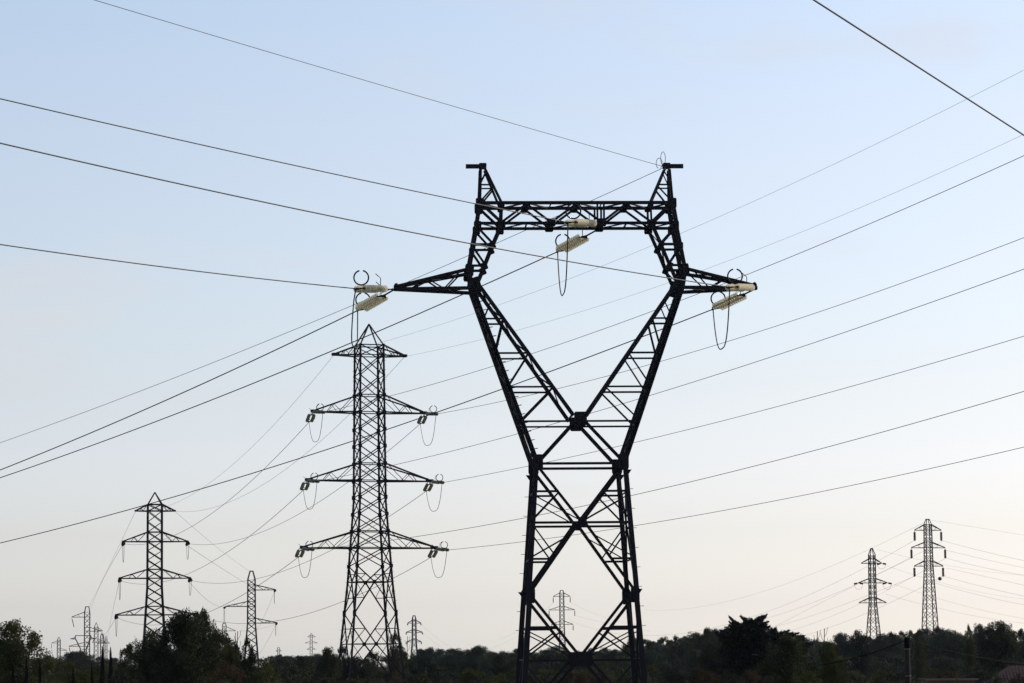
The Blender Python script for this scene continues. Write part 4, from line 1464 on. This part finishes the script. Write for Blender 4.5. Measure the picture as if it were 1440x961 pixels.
GM_, GS_ = 'trees of the middle belt', 'shrubs along the bottom edge'
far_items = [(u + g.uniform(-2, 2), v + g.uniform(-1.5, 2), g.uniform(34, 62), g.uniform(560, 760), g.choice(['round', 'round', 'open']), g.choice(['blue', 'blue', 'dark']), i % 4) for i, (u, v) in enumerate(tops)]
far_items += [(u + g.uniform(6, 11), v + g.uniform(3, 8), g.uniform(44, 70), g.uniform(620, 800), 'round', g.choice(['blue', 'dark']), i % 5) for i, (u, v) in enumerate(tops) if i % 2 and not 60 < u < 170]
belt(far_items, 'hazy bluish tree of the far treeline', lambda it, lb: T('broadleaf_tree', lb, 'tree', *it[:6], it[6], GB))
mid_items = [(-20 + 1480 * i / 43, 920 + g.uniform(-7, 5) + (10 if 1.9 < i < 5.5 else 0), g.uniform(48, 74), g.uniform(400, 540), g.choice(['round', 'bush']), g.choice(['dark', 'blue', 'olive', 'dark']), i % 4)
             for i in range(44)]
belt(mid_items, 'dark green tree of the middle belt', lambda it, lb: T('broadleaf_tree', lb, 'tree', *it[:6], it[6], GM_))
low_items = [(-15 + 1470 * i / 41 + g.uniform(-8, 8), 939 + g.uniform(-8, 7), g.uniform(55, 85), g.uniform(165, 290), 'bush', g.choice(['dark', 'olive', 'dark', 'dark', 'brown', 'olive']), i % 4) for i in range(42)]
low_items = [it if it[0] < 1390 else (it[0], max(it[1], 945), *it[2:]) for it in low_items]
low_items = [(it[0], max(it[1], 951), *it[2:]) if 478 < it[0] < 570 else it for it in low_items]
belt(low_items, 'dark olive shrub along the bottom edge', lambda it, lb: T('shrub', lb, 'shrub', *it[:6], it[6], GS_))


for u, vt, w, Z, tint, lb in ((1400, 941, 50, 190, 'dark', 'dark shrub hiding the left slope of the red tile roof'), (1436, 944.5, 60, 195, 'dark', 'dark shrub in front of the red roofed house'),
                              (1345, 951, 16, 150, 'olive', 'small leafy shrub in front of the long shed'), (1240, 948, 60, 185, 'dark', 'dark shrub left of the utility pole foot')):
    T('shrub', lb, 'shrub', u, vt, w, Z, 'bush', tint, 1, GS_)


def cypress(label, u, vt, wpx, Z, cm):
    p = P(u, vt, Z)
    root = empty('cypress_tree', Matrix.Translation((p.x, Z, -.2)), label=label, cat='tree', group='cypresses on the left')
    link('trunk', TRUNKS[0], root, Matrix.Diagonal((1.2, 1.2, p.z * .5, 1)))
    w = wpx * Z / F
    link('crown', cm, root, Matrix.Translation((0, 0, .2)) @ Matrix.Diagonal((w, w, p.z, 1)))


cypress('tall slim black cypress, the left one of the pair', 144, 913, 13, 180, CYP)
cypress('tall slim black cypress, the right one of the pair', 155.5, 915, 14, 180, CYP2)
cypress('low dark cypress tip nearest the left corner', 18, 938, 12, 172, CYP2)
cypress('low dark cypress tip under the large left-edge tree', 37, 929, 13, 175, CYP)
cypress('small dark cypress tip right of the large left-edge tree', 56, 934, 12, 172, CYP2)
cypress('smallest cypress tip halfway between the left-edge tree and the pair', 103, 941, 9, 172, CYP)
cypress('short cypress tip just left of the tall cypress pair', 129, 936, 10, 174, CYP2)

# thin bare shoots
GS = 'bare shoots standing above the trees'
for u, vt, vb, lab in ((1150.5, 888, 905, 'short bare shoot above the trees right of the cedars'), (1160.5, 884, 905, 'taller bare shoot right of the cedars, forked look'),
                       (573.3, 895, 935, 'thin bare sapling between the second pylon and the small pylon beside it'), (334, 888, 912, 'thin bare twig right of the small pylon with one arm')):
    Zs = 215 if u > 1000 else (300 if u > 400 else 228)
    a, b = P(u, 960, Zs), P(u, vt, Zs)
    a.z = 0
    r_ = empty('bare_sapling', Matrix.Translation((a.x, Zs, 0)), label=lab, cat='sapling', group=GS)
    hh = b.z
    link('stem', tube_mesh('stem', [(0, 0, 0), (.05, 0, hh * .5), (-.03, 0, hh * .8), (.02, 0, hh)], .03, M['bark'], 5), r_)
    for k_ in range(4):
        z0 = hh * (.72 + .06 * k_)
        s = 1 if k_ % 2 else -1
        link('twig', tube_mesh('twig', [(0, 0, z0), (s * .18, .05, z0 + .3), (s * .25, .06, z0 + .7)], .016, M['bark'], 4), r_)

# ------------------------------------------------------------------ utility pole, cable, house, walls
pz = 150
pt = P(1275.5, 897, pz)
pole = empty('utility_pole', Matrix.Translation((pt.x, pz, 0)), label='thick brown utility pole with dark wrapped top below the far pylons', cat='pole')
hh = pt.z
kx = pz / F


def cyl(name, r0, r1, z0, z1, m, parent, n=14):
    vs = [(r * math.cos(2 * math.pi * i / n), r * math.sin(2 * math.pi * i / n), z) for r, z in ((r0, z0), (r1, z1)) for i in range(n)]
    fs = [(i, (i + 1) % n, n + (i + 1) % n, n + i) for i in range(n)] + [tuple(range(n - 1, -1, -1)), tuple(range(n, 2 * n))]
    return link(name, mesh(name, vs, fs, m, False), parent)


cyl('post', .15, .125, -.2, hh - .55, M['pole'], pole)
cyl('wrapped_top', .15, .135, hh - .55, hh, M['cable'], pole)
for zz in (hh - .56, hh - 1.9):
    cyl('steel_band', .156, .156, zz - .015, zz + .015, M['trim'], pole)
for side, pts, lab in ((-1, [(1252, 907), (1226, 919), (1197, 928), (1150, 936)], 'thick black cable hanging from the utility pole towards the left'),
                       (1, [(1300, 908), (1330, 915), (1380, 925), (1440, 934)], 'thick black cable hanging from the utility pole towards the right')):
    st = Vector((pt.x + side * .1, pz, P(1275, 901, pz).z))
    end = P(*pts[-1], pz + (12 if side > 0 else 8))
    span('utility_cable', lab, st, 0, pts[:-1], 0, .026, 'cables on the utility pole', 'cable', 'cable', end=end, n=30)


def box(name, x0, x1, y0, y1, z0, z1, m, parent=None):
    vs = [(x, y, z) for x in (x0, x1) for y in (y0, y1) for z in (z0, z1)]
    return link(name, mesh(name, vs, [(0, 1, 3, 2), (4, 6, 7, 5), (0, 4, 5, 1), (2, 3, 7, 6), (0, 2, 6, 4), (1, 5, 7, 3)], m), parent)


# house with the red hipped roof, lower right corner
hz = 240
rp = P(1432, 936.5, hz)
house = empty('house', Matrix.Translation((rp.x, hz, 0)), label='low house with red hipped tile roof in the bottom right corner', cat='house')
ev = rp.z - 1.7
hw_, hd_ = 2.9, 3.0
box('wall', -hw_ + .4, hw_ - .4, -hd_ + .4, hd_ - .4, 0, ev, M['wall'], house)
e = [(-hw_, -hd_, ev), (hw_, -hd_, ev), (hw_, hd_, ev), (-hw_, hd_, ev), (-.8, 0, rp.z), (.8, 0, rp.z),
     (-hw_, -hd_, ev - .14), (hw_, -hd_, ev - .14), (hw_, hd_, ev - .14), (-hw_, hd_, ev - .14)]
roof = link('roof', mesh('roof', e, [(0, 1, 5, 4), (1, 2, 5), (2, 3, 4, 5), (3, 0, 4), (6, 7, 1, 0), (7, 8, 2, 1), (8, 9, 3, 2), (9, 6, 0, 3), (9, 8, 7, 6)], M['roof']), house)
# rows of rounded tiles on the visible slope
tl = []
for i in range(21):
    x = -hw_ + .2 + i * (2 * hw_ - .4) / 20
    f = max(0, (abs(x) - .8) / (hw_ - .8))
    topz = rp.z - (rp.z - ev) * f
    topy = -hd_ * f
    tl.append((Vector((x, -hd_, ev + .03)), Vector((x, topy - .01, topz - .01)), .05))
tag(link('tile_rows', bars_mesh('tile_rows', tl, M['roof']), roof), kind='stuff')
for sx in (-1, 1):
    w_ = box('window', sx * 1.3 - .5, sx * 1.3 + .5, -hd_ + .34, -hd_ + .42, .9, 2.0, M['trim'], house)
    box('pane', sx * 1.3 - .42, sx * 1.3 + .42, -hd_ + .31, -hd_ + .338, .98, 1.92, M['pane'], w_)
box('chimney', 1.2, 1.7, .8, 1.3, ev + .4, rp.z + .35, M['wall'], roof)

# long low building with a pale gutter line at the bottom right
sz = 160
a, b = P(1306, 954.5, sz), P(1371, 954, sz)
shed = empty('shed', Matrix.Translation(((a.x + b.x) / 2, sz, 0)), label='long low brick shed with a pale roof edge at the bottom right', cat='shed')
hw_ = (b.x - a.x) / 2
box('wall', -hw_, hw_, 0, 3.2, 0, a.z - .08, M['wall'], shed)
rf = box('roof', -hw_ - .15, hw_ + .15, -.15, 3.4, a.z - .078, a.z - .03, M['roof'], shed)
box('roof_edge', -hw_ - .16, hw_ + .16, -.2, -.152, a.z - .10, a.z + .0, M['trim'], shed)
box('door', -.6, .2, -.03, -.003, 0, 2.1, M['trim'], shed)

# ------------------------------------------------------------------ haze
hb = box('haze', -1500, 1500, -100, 3700, -1.6, 62, M['trim'])
hm = bpy.data.materials.new('thin_haze')
hm.use_nodes = True
t_ = hm.node_tree
t_.nodes.remove(t_.nodes['Principled BSDF'])
pv = t_.nodes.new('ShaderNodeVolumePrincipled')
pv.inputs['Color'].default_value = (.70, .82, 1, 1)
pv.inputs['Density'].default_value = 0.00002
pv.inputs['Anisotropy'].default_value = 0.3
t_.links.new(pv.outputs[0], t_.nodes['Material Output'].inputs['Volume'])
hb.data.materials[0] = hm
tag(hb, kind='stuff', label='thin pale haze in the air between the near and the far pylons')
